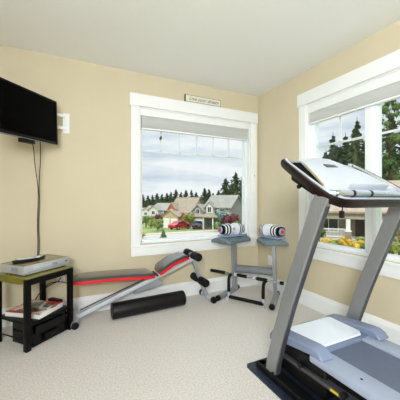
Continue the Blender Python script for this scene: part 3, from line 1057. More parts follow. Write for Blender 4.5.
# magazines on the shelf
f5 = frame((-2.490, -0.312, 0.200), D(53))
bk = thing('magazine', 'thick white magazine with red bordered photo cover on the lower table shelf', 'magazine', (-2.490, -0.305, 0.200))
MB(f5).box((0, 0, 0.018), (0.26, 0.31, 0.034), None, 0.003).build('pages', M['paper'], bk)
MB(f5).box((0, 0, 0.0365), (0.262, 0.312, 0.003), None, 0.001).build('cover', M['magcover'], bk)
rd = MB(f5)
for k in range(12):
    rd.box((-0.118 + k * 0.0212, 0.142, 0.0385), (0.013, 0.012, 0.002), (0, 0, 0.5 * math.sin(k * 2)))
    rd.box((-0.118 + k * 0.0212, 0.122, 0.0385), (0.008, 0.010, 0.002), (0, 0, 0.5 * math.sin(k * 3)))
for k in range(14):
    rd.box((-0.118, -0.14 + k * 0.0205, 0.0385), (0.013, 0.012, 0.002), (0, 0, 0.5 * math.sin(k)))
    rd.box((-0.098, -0.14 + k * 0.0205, 0.0385), (0.008, 0.009, 0.002), (0, 0, 0.5 * math.sin(k * 5)))
rd.box((0.118, -0.06, 0.0387), (0.018, 0.17, 0.002)).box((0.06, -0.143, 0.0387), (0.12, 0.018, 0.002))
rd.build('cover_border', M['red'], bk)['kind'] = 'stuff'
f6 = frame((-2.3775, -0.236, 0.200), D(41.2))
ad = thing('power_adapter', 'black power adapter block beside the magazine on the table shelf', 'adapter', (-2.3775, -0.236, 0.200))
MB(f6).box((0.03, -0.01, 0.025), (0.045, 0.13, 0.05), None, 0.004).build('casing', M['black'], ad)

# black speaker box under the shelf
f7 = frame((-2.448, -0.345, 0), D(41.2))
sb = thing('subwoofer', 'black box speaker on the carpet under the side table', 'speaker', (-2.448, -0.345, 0), D(41.2))
MB(f7).loft([[(x, -0.125 if abs(x) < 0.1 else -0.115, 0.005) if q == 0 else ((x, 0.12, 0.005) if q == 1 else ((x, 0.12, 0.176) if q == 2 else (x, -0.10, 0.176))) for q in range(4)] for x in (-0.150, -0.1, 0.1, 0.160)]).build('cabinet', M['black_gloss'], sb, bevel=0.006)
MB(f7).box((0.0, -0.128, 0.05), (0.13, 0.02, 0.05), None, 0.006).build('port', M['black'], sb)
MB(f7).box((0.0, -0.121, 0.125), (0.26, 0.012, 0.06), (D(8), 0, 0), 0.004).build('grille', M['foam'], sb)

# cables
def cable(name, label, pts, r=0.0035, m='cable', group=None):
    return tag(MB().tube(pts, r, seg=8).build(name, M[m]), label, 'cable', group)


cable('power_cable', 'dark cable looping behind the side table up to the outlet', [(-2.31, -0.014, 0.375), (-2.33, -0.03, 0.35), (-2.40, -0.025, 0.318), (-2.47, -0.022, 0.27), (-2.52, -0.03, 0.19), (-2.54, -0.03, 0.08), (-2.55, -0.04, 0.01)], 0.004, 'black')
cable('audio_cable', 'black cable arcing past the table leg down to the floor', [(-2.47, -0.03, 0.27), (-2.40, -0.024, 0.335), (-2.30, -0.023, 0.335), (-2.23, -0.022, 0.29), (-2.215, -0.024, 0.22), (-2.24, -0.03, 0.13), (-2.27, -0.035, 0.01)], 0.004, 'black')
cable('video_cable', 'thin black cable hanging down behind the disc player to the table shelf', [(-2.60, -0.045, 0.52), (-2.61, -0.04, 0.42), (-2.58, -0.03, 0.30), (-2.565, -0.03, 0.16), (-2.58, -0.035, 0.01)], 0.0035, 'black')

# ================================================================== television on a wall arm
camp = Vector((-2.249, -2.899, 1.11))
e1 = Vector((0.606, 0.794, 0.038)).normalized()      # towards the wall end
nrm_ = Vector((0.794, -0.606, 0)).normalized()
nrm_ = (nrm_ - e1 * nrm_.dot(e1)).normalized()
e2 = nrm_.cross(e1) * -1
if e2.z < 0:
    e2 = -e2
ctr = Vector((-2.337, -0.17, 1.783)) - e1 * 0.335
F = Matrix((e1, e2, nrm_)).transposed().to_4x4()
F.translation = ctr
TL, TH = 0.67, 0.382
tv = thing('television', 'flat black television on a white wall arm above the side table', 'television', ctr)
MB(F).box((0, 0, -0.016), (TL, TH, 0.028), None, 0.006).build('casing', M['black'], tv)
MB(F).box((0, 0.006, -0.001), (TL - 0.03, TH - 0.04, 0.003)).build('screen', M['screen'], tv, smooth=False)
bz = MB(F)
bz.box((0, TH / 2 - 0.006, 0.001), (TL, 0.013, 0.006), None, 0.002).box((-TL / 2 + 0.007, 0, 0.001), (0.014, TH, 0.006), None, 0.002).box((TL / 2 - 0.007, 0, 0.001), (0.014, TH, 0.006), None, 0.002)
bz.build('bezel', M['black_gloss'], tv)
MB(F).box((0, -TH / 2 + 0.008, 0.001), (TL, 0.014, 0.006), None, 0.002).box((0, -TH / 2 + 0.001, 0.002), (TL - 0.01, 0.003, 0.006)).build('bottom_bezel', M['black_gloss'], tv)
MB(F).box((0, -TH / 2 - 0.0005, 0.003), (TL - 0.01, 0.0025, 0.006)).build('trim_line', M['silver'], tv)
MB(F).box((-0.03, 0.0, -0.045), (0.40, 0.26, 0.035), None, 0.01).build('rear_housing', M['black'], tv)

br = thing('television_bracket', 'white metal television bracket arm bolted to the back wall', 'bracket', (-2.27, 0, 1.75))
MB().box((-2.262, -0.006, 1.835), (0.052, 0.012, 0.185), None, 0.003).box((-2.285, -0.011, 1.835), (0.016, 0.022, 0.17), None, 0.003).build('wall_plate', M['trim'], br)
pv = Vector((-2.44, -0.13, 1.835))
for dz in (0.058, -0.058):
    MB().bar((-2.27, -0.024, 1.835 + dz), (pv.x, pv.y, 1.835 + dz), 0.022, 0.026, 0.003).build('arm', M['trim'], br)
rear = ctr - nrm_ * 0.066
MB().bar((pv.x, pv.y, 1.835), (rear.x, rear.y, ctr.z + 0.03), 0.022, 0.04, 0.003).build('elbow_arm', M['trim'], br)
MB().cyl((pv.x, pv.y, 1.76), (pv.x, pv.y, 1.91), 0.014).build('pivot_pin', M['trim'], br)
MB().cyl((-2.272, -0.028, 1.765), (-2.272, -0.028, 1.905), 0.010).build('pivot_pin', M['trim'], br)
MB(F).box((0, 0, -0.0655), (0.12, 0.12, 0.006), None, 0.002).build('head_plate', M['trim'], br)

sn = thing('sensor_box', 'small black box clipped under the lower edge of the television', 'sensor box', F @ Vector((0.04, -TH / 2 - 0.02, 0)))
MB(F).box((0.01, -TH / 2 - 0.018, -0.008), (0.125, 0.032, 0.04), None, 0.005).build('casing', M['black'], sn)
MB(F).box((0.01, -TH / 2 - 0.015, 0.0125), (0.09, 0.012, 0.003), None, 0.001).build('front_window', M['black_gloss'], sn)

cable('tv_cable', 'brown television cable hanging from beside the sensor box down to the disc player', [(-2.525, -0.26, 1.63), (-2.512, -0.20, 1.545), (-2.509, -0.12, 1.412), (-2.492, -0.08, 1.239), (-2.491, -0.055, 1.106), (-2.498, -0.040, 0.879), (-2.494, -0.042, 0.742), (-2.497, -0.044, 0.57)], 0.0036)
cable('tv_cable', 'brown television cable hanging from the wall end of the screen down to player', [(-2.462, -0.25, 1.66), (-2.463, -0.20, 1.58), (-2.467, -0.12, 1.458), (-2.483, -0.070, 1.24), (-2.482, -0.050, 1.106), (-2.489, -0.034, 0.879), (-2.485, -0.036, 0.742), (-2.488, -0.036, 0.57)], 0.0036)


# ================================================================== outdoors
FW = Vector((math.sin(D(25.8)), math.cos(D(25.8)), 0))
RT = Vector((math.cos(D(25.8)), -math.sin(D(25.8)), 0))


def gz(x, y):
    return -2.35 - 0.056 * max(0.0, min(y, 130) - 8)


def at(px, d):
    """ground point seen in column px at depth d from the photographer"""
    p = camp + FW * d + RT * ((px - 200) / 273.0 * d)
    return Vector((p.x, p.y, gz(p.x, p.y)))


def ground(name, x0, x1, y0, y1, nx, ny, dz, m, top=None):
    b = MB()
    g = [[b.bm.verts.new((x0 + (x1 - x0) * i / nx, y0 + (y1 - y0) * j / ny, gz(0, y0 + (y1 - y0) * j / ny) + dz)) for i in range(nx + 1)] for j in range(ny + 1)]
    for j in range(ny):
        for i in range(nx):
            b.bm.faces.new((g[j][i], g[j][i + 1], g[j + 1][i + 1], g[j + 1][i]))
    r = bmesh.ops.extrude_face_region(b.bm, geom=b.bm.faces[:])
    vs = [v for v in r['geom'] if isinstance(v, bmesh.types.BMVert)]
    bmesh.ops.translate(b.bm, vec=(0, 0, -0.3), verts=vs)
    return struct(b.build(name, m, smooth=False))


ground('ground', -60, 180, -70, 260, 4, 66, 0.0, M['grass'])
ground('road', -40, 150, 20.5, 33.5, 4, 6, 0.03, M['road'])
ground('sidewalk', -40, 150, 35.0, 36.3, 4, 2, 0.06, M['kerb'])
ground('kerb', -40, 150, 33.5, 33.8, 4, 2, 0.12, M['kerb'])

# distant wooded ridge
b = MB()
rng = random.Random(3)
lower, upper = [], []
for k in range(60):
    x = -60 + k * 8
    lower.append(Vector((x, 250, -12)))
    upper.append(Vector((x, 262, 1.5 + 2.4 * math.sin(k * 0.35) + rng.uniform(-0.8, 0.9))))
back = [Vector((p.x, 300, -12)) for p in lower]
for a in range(59):
    v = [b.bm.verts.new(p) for p in (lower[a], lower[a + 1], upper[a + 1], upper[a], back[a], back[a + 1])]
    b.bm.faces.new((v[0], v[1], v[2], v[3]))
    b.bm.faces.new((v[3], v[2], v[5], v[4]))
hl = struct(b.build('hills', M['hill'], smooth=False))


# ---- trees
def conifer_crown(seed, h, r, tiers=26, per=17, dens=1.0):
    g = random.Random(seed)
    b = MB()
    bm = b.bm
    for k in range(tiers):
        t = k / (tiers - 1)
        z = h * (0.10 + 0.84 * t)
        rr = r * (1 - t) ** 0.85 + 0.10
        n = max(5, int(per * (1 - 0.45 * t)))
        off = g.uniform(0, 6)
        for q in range(n):
            if g.random() > dens:
                continue
            a = off + 2 * PI * q / n + g.uniform(-0.2, 0.2)
            L = rr * g.uniform(0.72, 1.15)
            dr = Vector((math.cos(a), math.sin(a), 0))
            sd_ = Vector((-math.sin(a), math.cos(a), 0))
            base = Vector((0, 0, z + 0.04 * h))
            zt = z - 0.25 * L
            wd = 0.20 * L + 0.06
            th = 0.06 * L + 0.06
            p = [base + Vector((0, 0, th)), base - Vector((0, 0, th)), base + dr * L * 0.55 + sd_ * wd + Vector((0, 0, -0.12 * L)), base + dr * L * 0.55 - sd_ * wd + Vector((0, 0, -0.12 * L)),
                 dr * L + Vector((0, 0, zt + 0.06 * L)), base + dr * L * 0.5 + Vector((0, 0, th * 0.8)), base + dr * L * 0.5 - Vector((0, 0, th + 0.14 * L))]
            v = [bm.verts.new(x) for x in p]
            for tri in ((0, 2, 5), (0, 5, 3), (5, 2, 4), (5, 4, 3), (1, 6, 2), (1, 3, 6), (6, 4, 2), (6, 3, 4), (0, 1, 2), (0, 3, 1)):
                bm.faces.new([v[i] for i in tri])
    b.cyl((0, 0, h * 0.90), (0, 0, h * 1.02), 0.12, 0.01, seg=6)
    return b


def needle_crown(seed, h, r, n=5200, gap=0.0):
    """crown of many small drooping sprays in whorls, ragged outline"""
    g = random.Random(seed)
    b = MB()
    bm = b.bm
    for tier in range(30):
        t = tier / 29
        z0 = h * (0.08 + 0.88 * t)
        nb = max(4, int(11 * (1 - 0.5 * t)))
        for q in range(nb):
            if g.random() < gap:
                continue
            a = g.uniform(0, 2 * PI)
            L = (r * (1 - t) ** 0.8 + 0.12) * g.uniform(0.6, 1.15)
            m = max(5, int(n / 30 / nb * (1.5 - t)))
            dr = Vector((math.cos(a), math.sin(a), -0.22))
            sd_ = Vector((-math.sin(a), math.cos(a), 0))
            for k in range(m):
                u = g.uniform(0.05, 1.0)
                c = Vector((0, 0, z0)) + dr * L * u + sd_ * g.uniform(-1, 1) * L * 0.24 * (1.1 - u) + Vector((0, 0, g.uniform(-0.16, 0.12)))
                s = g.uniform(0.10, 0.24) * (h / 10)
                d1 = (dr + sd_ * g.uniform(-1, 1) + Vector((0, 0, g.uniform(-.5, .3)))).normalized()
                d2 = d1.cross(Vector((g.uniform(-1, 1), g.uniform(-1, 1), g.uniform(-1, 1)))).normalized()
                p = [c + d1 * s, c + d2 * s * 0.4, c - d1 * s, c - d2 * s * 0.4]
                bm.faces.new([bm.verts.new(x) for x in p])
    b.cyl((0, 0, h * 0.10), (0, 0, h * 0.93), r * 0.42, 0.02, seg=9)
    b.cyl((0, 0, h * 0.90), (0, 0, h * 1.02), 0.07, 0.01, seg=6)
    return b


def make_conifer(seed, h, r, mtl, label, dens=1.0):
    root = thing('conifer_tree', label, 'tree', (0, 0, 0))
    b = needle_crown(seed, h, r, gap=1 - dens) if seed >= 14 else conifer_crown(seed, h, r, dens=dens)
    b.build('crown', mtl, root, smooth=False)
    MB().cyl((0, 0, -0.5), (0, 0, h * 0.95), 0.03 * h * 0.6, 0.03, seg=8).build('trunk', M['bark'], root)
    return root


protos = {}


def conifer(px, d, top_py, label, kind=0, group='conifers behind the neighbouring houses', wide=1.0):
    p = at(px, d)
    ztop = 1.11 + (199.5 - top_py) / 273.0 * d
    h = ztop - p.z
    if kind not in protos:
        protos[kind] = make_conifer(11 + kind, 10.0, (1.9, 2.4, 2.2, 2.5, 2.0)[kind], (M['needle'], M['needle_light'], M['needle'], M['needle_near'], M['needle_near'])[kind], label, (1.0, 1.0, 0.72, 1.0, 0.8)[kind])
        r = protos[kind]
    else:
        r = dup(protos[kind], p)
    r.location = p
    r.rotation_euler = (0, 0, random.uniform(0, 6))
    s = h / 10.0
    r.scale = (s * wide, s * wide, s)
    r['label'] = label
    r['group'] = group
    return r


G1 = 'dark conifers in the row behind the houses across the street'
for k, (px, d, ty) in enumerate(((138, 120, 198), (143, 108, 198.5), (148, 118, 199.5), (152.5, 112, 199), (157, 104, 197), (162, 116, 198), (167, 110, 197), (171, 120, 196), (176, 104, 193.5), (181, 112, 196),
                               (186, 102, 194), (191.5, 104, 194), (196, 112, 196), (209, 96, 193), (213, 104, 197))):
    conifer(px, d + (k % 3) * 7, ty - 4.5, 'dark conifer in the distant row behind the houses across the street', 3 + k % 2, G1, 1.45)
conifer(204.5, 84, 187.5, 'pointed green conifer rising between the tan house and the grey house', 3, None, 1.4)
conifer(199, 86, 196, 'short light green conifer behind the tan house roof', 1, None, 1.1)
conifer(226, 82, 177.5, 'broad tall conifer behind the middle of the grey house roof', 3, None, 1.7)
conifer(218.5, 84, 190, 'low conifer just above the grey house ridge', 3, None, 1.4)
conifer(235.5, 84, 171.5, 'tallest conifer behind the grey house', 3, None, 1.4)
conifer(232, 92, 182, 'conifer half hidden in front of the tallest one', 3, None, 1.2)
conifer(243.5, 86, 172.5, 'tall conifer at the window jamb behind the grey house', 3, None, 1.3)
conifer(250, 86, 176, 'conifer past the window jamb', 0, None, 1.1)
conifer(163.5, 24.5, 228.5, 'small bushy evergreen by the near edge of the road', 1, None, 1.5)

# right hand window conifers
for px, d, ty, lab, kd, wd in ((333, 38, 133.5, 'slim conifer seen at the corner side of wide window', 4, 1.0), (345.5, 40, 134, 'pointed conifer between two taller ones in the wide window', 3, 1.0), (357, 36, 118.5, 'open-branched tallest conifer beside the window mullion', 4, 0.95),
                              (326, 46, 150, 'low conifer nearest to the corner casing of wide window', 3, 1.1), (340, 47, 145, 'squat conifer behind the slim ones', 3, 1.3), (351, 50, 143, 'dense conifer filling the gap behind the pointed ones', 3, 1.3),
                              (366, 46, 138, 'conifer partly behind the window mullion', 3, 1.1), (376, 48, 140, 'conifer hidden mostly behind the window mullion', 3, 1.1), (318, 48, 158, 'conifer at the casing edge', 3, 1.1), (391, 52, 112, 'dark conifer behind the leafy tree', 3, 1.0)):
    conifer(px, d, ty, lab, kd, None, wd)


# ---- leafy things
def leaf_cloud(seed, blobs, n, size, f=None):
    g = random.Random(seed)
    b = MB(f)
    bm = b.bm
    tot = sum(q[3] ** 3 for q in blobs)
    for cx, cy, cz, r in blobs:
        m = int(n * r ** 3 / tot) + 4
        for _ in range(m):
            v = Vector((g.gauss(0, 1), g.gauss(0, 1), g.gauss(0, 1))).normalized() * r * g.uniform(0.55, 1.05)
            c = Vector((cx, cy, cz)) + Vector((v.x, v.y, v.z * 0.85))
            nn = (v.normalized() + Vector((g.uniform(-.6, .6), g.uniform(-.6, .6), g.uniform(-.2, .8)))).normalized()
            a = nn.orthogonal().normalized()
            bb = nn.cross(a)
            th = g.uniform(0, 6)
            a, bb = a * math.cos(th) + bb * math.sin(th), bb * math.cos(th) - a * math.sin(th)
            s = size * g.uniform(0.6, 1.3)
            p = [c + a * s, c + bb * s * 0.45 + nn * s * 0.12, c - a * s, c - bb * s * 0.45 + nn * s * 0.12]
            bm.faces.new([bm.verts.new(x) for x in p])
        bmesh.ops.create_icosphere(bm, subdivisions=2, radius=r * 0.62, matrix=Matrix.Translation((cx, cy, cz)))
    return b


def bush(px, d, w_, h, mtl, label, name='shrub', cat='shrub', n=260, seed=1, group=None):
    p = at(px, d)
    r = thing(name, label, cat, p, 0, group)
    g = random.Random(seed)
    bl = []
    for k in range(5):
        bl.append((p.x + g.uniform(-.3, .3) * w_, p.y + g.uniform(-.3, .3) * w_, p.z + h * g.uniform(0.42, 0.68), min(w_, h) * g.uniform(0.26, 0.36)))
    leaf_cloud(seed, bl, n, max(w_, h) * 0.07).build('foliage', mtl, r, smooth=False)
    MB().cyl((p.x, p.y, p.z - 0.1), (p.x, p.y, p.z + h * 0.5), 0.04 * h, 0.02 * h, seg=6).build('stem', M['bark'], r)
    return r


p = at(389.5, 30)
lt_ = thing('leafy_tree', 'big light green leafy tree with gaps beyond the window mullion', 'tree', p)
g = random.Random(5)
bl = []
for k in range(34):
    t = k / 33
    zz = p.z + 3.6 + 11.0 * t
    rad = 2.3 * math.sin(PI * min(1, 0.18 + 0.80 * t)) ** 0.7
    a = k * 2.4
    bl.append((p.x + rad * 0.75 * math.cos(a), p.y + rad * 0.75 * math.sin(a), zz, g.uniform(0.5, 0.95) * (1.05 - 0.45 * t)))
leaf_cloud(5, bl, 10000, 0.14).build('crown', M['leaf'], lt_, smooth=False)
tr_ = MB()
tr_.cyl((p.x, p.y, p.z - 0.3), (p.x, p.y, p.z + 13), 0.22, 0.04, seg=8)
for q in bl[::2]:
    tr_.cyl((p.x, p.y, q[2] - 0.9), (q[0], q[1], q[2]), 0.06, 0.02, seg=5)
tr_.build('trunk', M['bark'], lt_)


# ---- houses
def gable_roof(b, x0, x1, y0, y1, z, rise, oh=0.35, axis='x', th=0.16):
    """two slabs with overhang; ridge along axis"""
    if axis == 'x':
        ym = (y0 + y1) / 2
        k = rise / ((y1 - y0) / 2)
        for s, ye in ((-1, y0 - oh), (1, y1 + oh)):
            ze = z - k * oh
            poly = [(0, ye, ze), (0, ym, z + rise), (0, ym, z + rise + th), (0, ye, ze + th)]
            b.prism(poly, (x0 - oh, 0, 0), (x1 + oh, 0, 0))
    else:
        xm = (x0 + x1) / 2
        k = rise / ((x1 - x0) / 2)
        for xe in (x0 - oh, x1 + oh):
            ze = z - k * oh
            poly = [(xe, 0, ze), (xm, 0, z + rise), (xm, 0, z + rise + th), (xe, 0, ze + th)]
            b.prism(poly, (0, y0 - oh, 0), (0, y1 + oh, 0))


def gable_walls(b, x0, x1, y0, y1, z0, z, rise, axis='x'):
    if axis == 'x':
        ym = (y0 + y1) / 2
        b.prism([(0, y0, z0), (0, y1, z0), (0, y1, z), (0, ym, z + rise), (0, y0, z)], (x0, 0, 0), (x1, 0, 0))
    else:
        xm = (x0 + x1) / 2
        b.prism([(x0, 0, z0), (x1, 0, z0), (x1, 0, z), (xm, 0, z + rise), (x0, 0, z)], (0, y0, 0), (0, y1, 0))


def win(root, f, x, z, w_, h, y, face='front', grid=True):
    """window proud of the wall; face front = local -y, side = local +x / left = local -x"""
    if face == 'front':
        g_ = f @ Matrix.Translation((x, y, z))
    elif face == 'right':
        g_ = f @ Matrix.Translation((y, x, z)) @ Matrix.Rotation(D(90), 4, 'Z')
    else:
        g_ = f @ Matrix.Translation((y, x, z)) @ Matrix.Rotation(D(-90), 4, 'Z')
    fr_ = MB(g_)
    t = 0.09
    fr_.bb(-w_ / 2 - t, -w_ / 2, -0.08, 0.02, -h / 2 - t, h / 2 + t).bb(w_ / 2, w_ / 2 + t, -0.08, 0.02, -h / 2 - t, h / 2 + t)
    fr_.bb(-w_ / 2, w_ / 2, -0.08, 0.02, h / 2, h / 2 + t).bb(-w_ / 2, w_ / 2, -0.08, 0.02, -h / 2 - t, -h / 2).bb(-0.025, 0.025, -0.06, 0.02, -h / 2, h / 2)
    wo = fr_.build('window', M['white_paint'], root, smooth=False)
    MB(g_).bb(-w_ / 2, w_ / 2, -0.04, 0.01, -h / 2, h / 2).build('pane', M['dark_glass'], wo, smooth=False)


def garage(root, f, x, w_, h, y, z0=0.0, m='white_paint'):
    b = MB(f)
    for k in range(4):
        b.bb(x - w_ / 2, x + w_ / 2, y - 0.06, y + 0.02, z0 + 0.02 + k * h / 4, z0 + (k + 1) * h / 4 - 0.03)
    b.build('garage_door', M[m], root, smooth=False)


# grey two storey house
def house_grey():
    p = at(211, 50)
    rot = D(-58)
    f = frame(p, rot) @ Matrix.Diagonal((0.8, 0.8, 1.0, 1))
    r = thing('house', 'grey two storey house with garage and shallow light roof across the street', 'house', p)
    b = MB(f)
    gable_walls(b, -1.2, 5.2, -0.5, 6.5, -1, 4.0, 2.0, 'x')
    b.build('wall', M['siding_grey'], r, smooth=False)
    b = MB(f)
    gable_walls(b, -3.9, -0.9, -1.8, 5.5, -1, 3.2, 1.1, 'y')
    b.bb(-4.2, -0.3, -2.4, 4.5, -1, 2.35)
    b.build('garage_wing', M['siding_grey'], r, smooth=False)
    b = MB(f)
    gable_roof(b, -1.2, 5.2, -0.5, 6.5, 4.0, 2.0, 0.4, 'x')
    b.build('roof', M['shingle_grey'], r, smooth=False)
    b = MB(f)
    gable_roof(b, -3.9, -0.9, -1.8, 5.5, 3.2, 1.1, 0.3, 'y')
    b.build('wing_roof', M['shingle_grey'], r, smooth=False)
    b = MB(f)
    b.prism([(0, -3.0, 2.15), (0, -3.0, 2.3), (0, -1.0, 3.05), (0, -1.0, 2.9)], (-4.5, 0, 0), (2.2, 0, 0))
    b.build('porch_roof', M['shingle_tan'], r, smooth=False)
    b = MB(f)
    gable_walls(b, -0.6, 1.2, -1.2, 2.5, 2.6, 4.0, 0.8, 'y')
    b.build('dormer', M['siding_white'], r, smooth=False)
    b = MB(f)
    gable_roof(b, -0.6, 1.2, -1.2, 2.5, 4.0, 0.8, 0.25, 'y')
    b.build('dormer_roof', M['shingle_grey'], r, smooth=False)
    garage(r, f, -2.3, 2.9, 2.0, -2.4)
    MB(f).bb(0.3, 1.1, -0.56, -0.4, 0, 2.0).build('door', M['door_dark'], r, smooth=False)
    for x in (-0.4, 2.0):
        MB(f).bb(x - 0.12, x + 0.12, -2.8, -2.56, -1, 2.25).build('column', M['white_paint'], r, smooth=False)
    win(r, f, -2.4, 3.15, 0.9, 0.8, -1.8)
    win(r, f, 0.3, 3.5, 0.9, 0.9, -1.2)
    win(r, f, 3.2, 3.1, 1.3, 1.0, -0.5)
    win(r, f, 3.3, 1.0, 1.4, 1.2, -0.5)
    b = MB(f)
    b.bb(2.2, 5.6, -2.6, -0.4, 2.1, 2.25)
    b.prism([(0, -2.8, 2.2), (0, -2.8, 2.35), (0, -0.4, 3.0), (0, -0.4, 2.85)], (2.2, 0, 0), (5.7, 0, 0))
    b.build('side_porch_roof', M['shingle_grey'], r, smooth=False)


house_grey()


def house_tan():
    p = at(180, 58)
    rot = D(-56)
    f = frame(p, rot) @ Matrix.Diagonal((0.8, 0.8, 1.0, 1))
    r = thing('house', 'tan house with wide brown roof and orange cedar gable across the street', 'house', p)
    b = MB(f)
    gable_walls(b, -3.3, 3.6, 0, 7.5, -1, 3.3, 2.9, 'x')
    b.build('wall', M['siding_tan'], r, smooth=False)
    b = MB(f)
    gable_roof(b, -3.3, 3.6, 0, 7.5, 3.3, 2.9, 0.4, 'x')
    b.build('roof', M['shingle_tan'], r, smooth=False)
    b = MB(f)
    gable_walls(b, -3.1, -0.9, -1.0, 3, 2.3, 3.9, 1.2, 'y')
    b.build('cedar_gable', M['cedar'], r, smooth=False)
    b = MB(f)
    gable_roof(b, -3.1, -0.9, -1.0, 3, 3.9, 1.2, 0.25, 'y')
    b.build('gable_roof', M['shingle_tan'], r, smooth=False)
    b = MB(f)
    gable_walls(b, -3.4, 1.4, -3.0, 0.5, -1, 2.4, 1.1, 'y')
    b.build('garage_wing', M['siding_tan'], r, smooth=False)
    b = MB(f)
    gable_roof(b, -3.4, 1.4, -3.0, 0.5, 2.4, 1.1, 0.3, 'y')
    b.build('wing_roof', M['shingle_tan'], r, smooth=False)
    garage(r, f, -2.2, 1.9, 2.0, -3.0, m='white_paint')
    garage(r, f, 0.2, 1.9, 2.0, -3.0, m='white_paint')
    win(r, f, 2.3, 3.0, 0.7, 0.7, 0)
    win(r, f, -2.0, 3.4, 0.7, 0.6, -1.0)
    b = MB(f)
    gable_walls(b, 1.2, 3.8, -1.8, 1.5, 0, 2.1, 1.0, 'y')
    b.build('entry_gable', M['cedar'], r, smooth=False)
    b = MB(f)
    gable_roof(b, 1.2, 3.8, -1.8, 1.5, 2.1, 1.0, 0.25, 'y')
    b.build('entry_roof', M['shingle_tan'], r, smooth=False)


house_tan()


def house_far(px, d, rotd, label, wallm, roofm, s=1.0):
    p = at(px, d)
    f = frame(p, D(rotd)) @ Matrix.Diagonal((s, s, s, 1))
    r = thing('house', label, 'house', p)
    b = MB(f)
    gable_walls(b, -3.2, 3.2, 0, 7, -1, 4.0, 1.7, 'x')
    b.build('wall', wallm, r, smooth=False)
    b = MB(f)
    gable_roof(b, -3.2, 3.2, 0, 7, 4.0, 1.7, 0.4, 'x')
    b.build('roof', roofm, r, smooth=False)
    b = MB(f)
    gable_walls(b, -2.9, 0.0, -1.5, 2, -1, 4.0, 1.1, 'y')
    b.build('gable_wing', wallm, r, smooth=False)
    b = MB(f)
    gable_roof(b, -2.9, 0.0, -1.5, 2, 4.0, 1.1, 0.3, 'y')
    b.build('wing_roof', roofm, r, smooth=False)
    garage(r, f, -1.45, 2.2, 2.0, -1.5)
    b = MB(f)
    b.prism([(0, -2.2, 2.1), (0, -2.2, 2.25), (0, 0, 2.8), (0, 0, 2.65)], (-3.3, 0, 0), (3.4, 0, 0))
    b.build('porch_roof', roofm, r, smooth=False)
    win(r, f, -1.45, 3.3, 1.0, 0.8, -1.5)
    win(r, f, 1.6, 3.3, 1.2, 0.9, 0)
    win(r, f, 1.6, 1.1, 1.2, 1.0, 0)


house_far(161, 74, -52, 'pale house with grey roof next to the tan house', M['siding_white'], M['shingle_grey'], 1.0)
house_far(152, 86, -50, 'small white house at the far end of the street', M['siding_white'], M['shingle_tan'], 0.95)
house_far(143, 98, -48, 'farthest grey house half hidden by dark trees', M['siding_grey'], M['shingle_grey'], 0.9)


# porch house across the side street
def house_porch():
    p = at(350, 23)
    rot = D(-26 - 24)
    f = frame(p, rot)
    r = thing('house', 'taupe house with white porch columns on stone bases and beige roof', 'house', p)
    b = MB(f)
    b.bb(-3.2, 3.6, 1.8, 9, -0.5, 2.9)
    gable_walls(b, -3.2, 9.5, 1.8, 9, 2.8, 2.9, 2.4, 'x')
    b.build('wall', M['siding_taupe'], r, smooth=False)
    b = MB(f)
    gable_roof(b, -3.2, 9.5, 1.0, 9, 2.75, 2.6, 0.4, 'x')
    b.build('roof', M['shingle_pink'], r, smooth=False)
    b = MB(f)
    b.prism([(0, -0.5, 2.55), (0, -0.5, 2.7), (0, 2.2, 3.5), (0, 2.2, 3.35)], (-3.5, 0, 0), (2.9, 0, 0))
    b.build('porch_roof', M['shingle_pink'], r, smooth=False)
    MB(f).bb(-3.2, 2.6, -0.22, 0.08, 2.05, 2.56).build('porch_beam', M['siding_taupe'], r, smooth=False)
    MB(f).bb(-3.2, 0.5, -0.25, 1.9, -0.6, 0.42).bb(0.5, 2.6, 0.5, 1.9, -0.6, 0.42).build('porch_floor', M['kerb'], r, smooth=False)
    st_ = MB(f)
    for k in range(4):
        st_.bb(0.35, 1.9, -0.75 + k * 0.3, 0.5, -0.6 + k * 0.02, 0.09 + k * 0.11)
    st_.build('steps', M['kerb'], r, smooth=False)
    for x in (-2.9, -0.15, 2.2):
        c = MB(f)
        c.bb(x - 0.23, x + 0.23, -0.3, 0.16, -0.6, 1.0)
        cb = c.build('column_base', M['stone'], r, smooth=False)
        MB(f).prism([(x - 0.16, -0.22, 0), (x + 0.16, -0.22, 0), (x + 0.16, 0.08, 0), (x - 0.16, 0.08, 0)], (0, 0, 1.0), (0, 0, 2.1)).bb(x - 0.26, x + 0.26, -0.33, 0.19, 1.0, 1.08).build('column', M['white_paint'], r, smooth=False)
    rl_ = MB(f)
    rl_.bb(-2.7, -0.35, -0.12, -0.05, 1.15, 1.22).bb(-2.7, -0.35, -0.12, -0.05, 0.5, 0.56)
    for k in range(22):
        x = -2.65 + k * 0.106
        rl_.bb(x - 0.02, x + 0.02, -0.11, -0.06, 0.5, 1.2)
    rl_.build('railing', M['white_paint'], r, smooth=False)
    MB(f).bb(0.55, 1.5, 1.70, 1.85, 0.42, 2.4).build('door', M['door_dark'], r, smooth=False)
    win(r, f, -1.6, 1.45, 1.5, 1.3, 1.8)
    win(r, f, 2.2, 1.5, 0.5, 1.3, 1.8)
    # garage wing to the right, brick
    b = MB(f)
    b.bb(3.0, 9.5, -1.2, 3.0, -0.6, 2.7)
    gable_walls(b, 3.4, 9.0, -1.2, 4.0, 2.6, 2.7, 1.9, 'y')
    b.build('garage_wing', M['brick'], r, smooth=False)
    b = MB(f)
    gable_roof(b, 3.0, 9.5, -1.2, 5.0, 2.7, 2.1, 0.35, 'y')
    b.build('wing_roof', M['shingle_pink'], r, smooth=False)
    win(r, f, 4.2, 1.4, 0.9, 1.3, -1.2)
    garage(r, f, 7.1, 3.6, 2.1, -1.2)


house_porch()


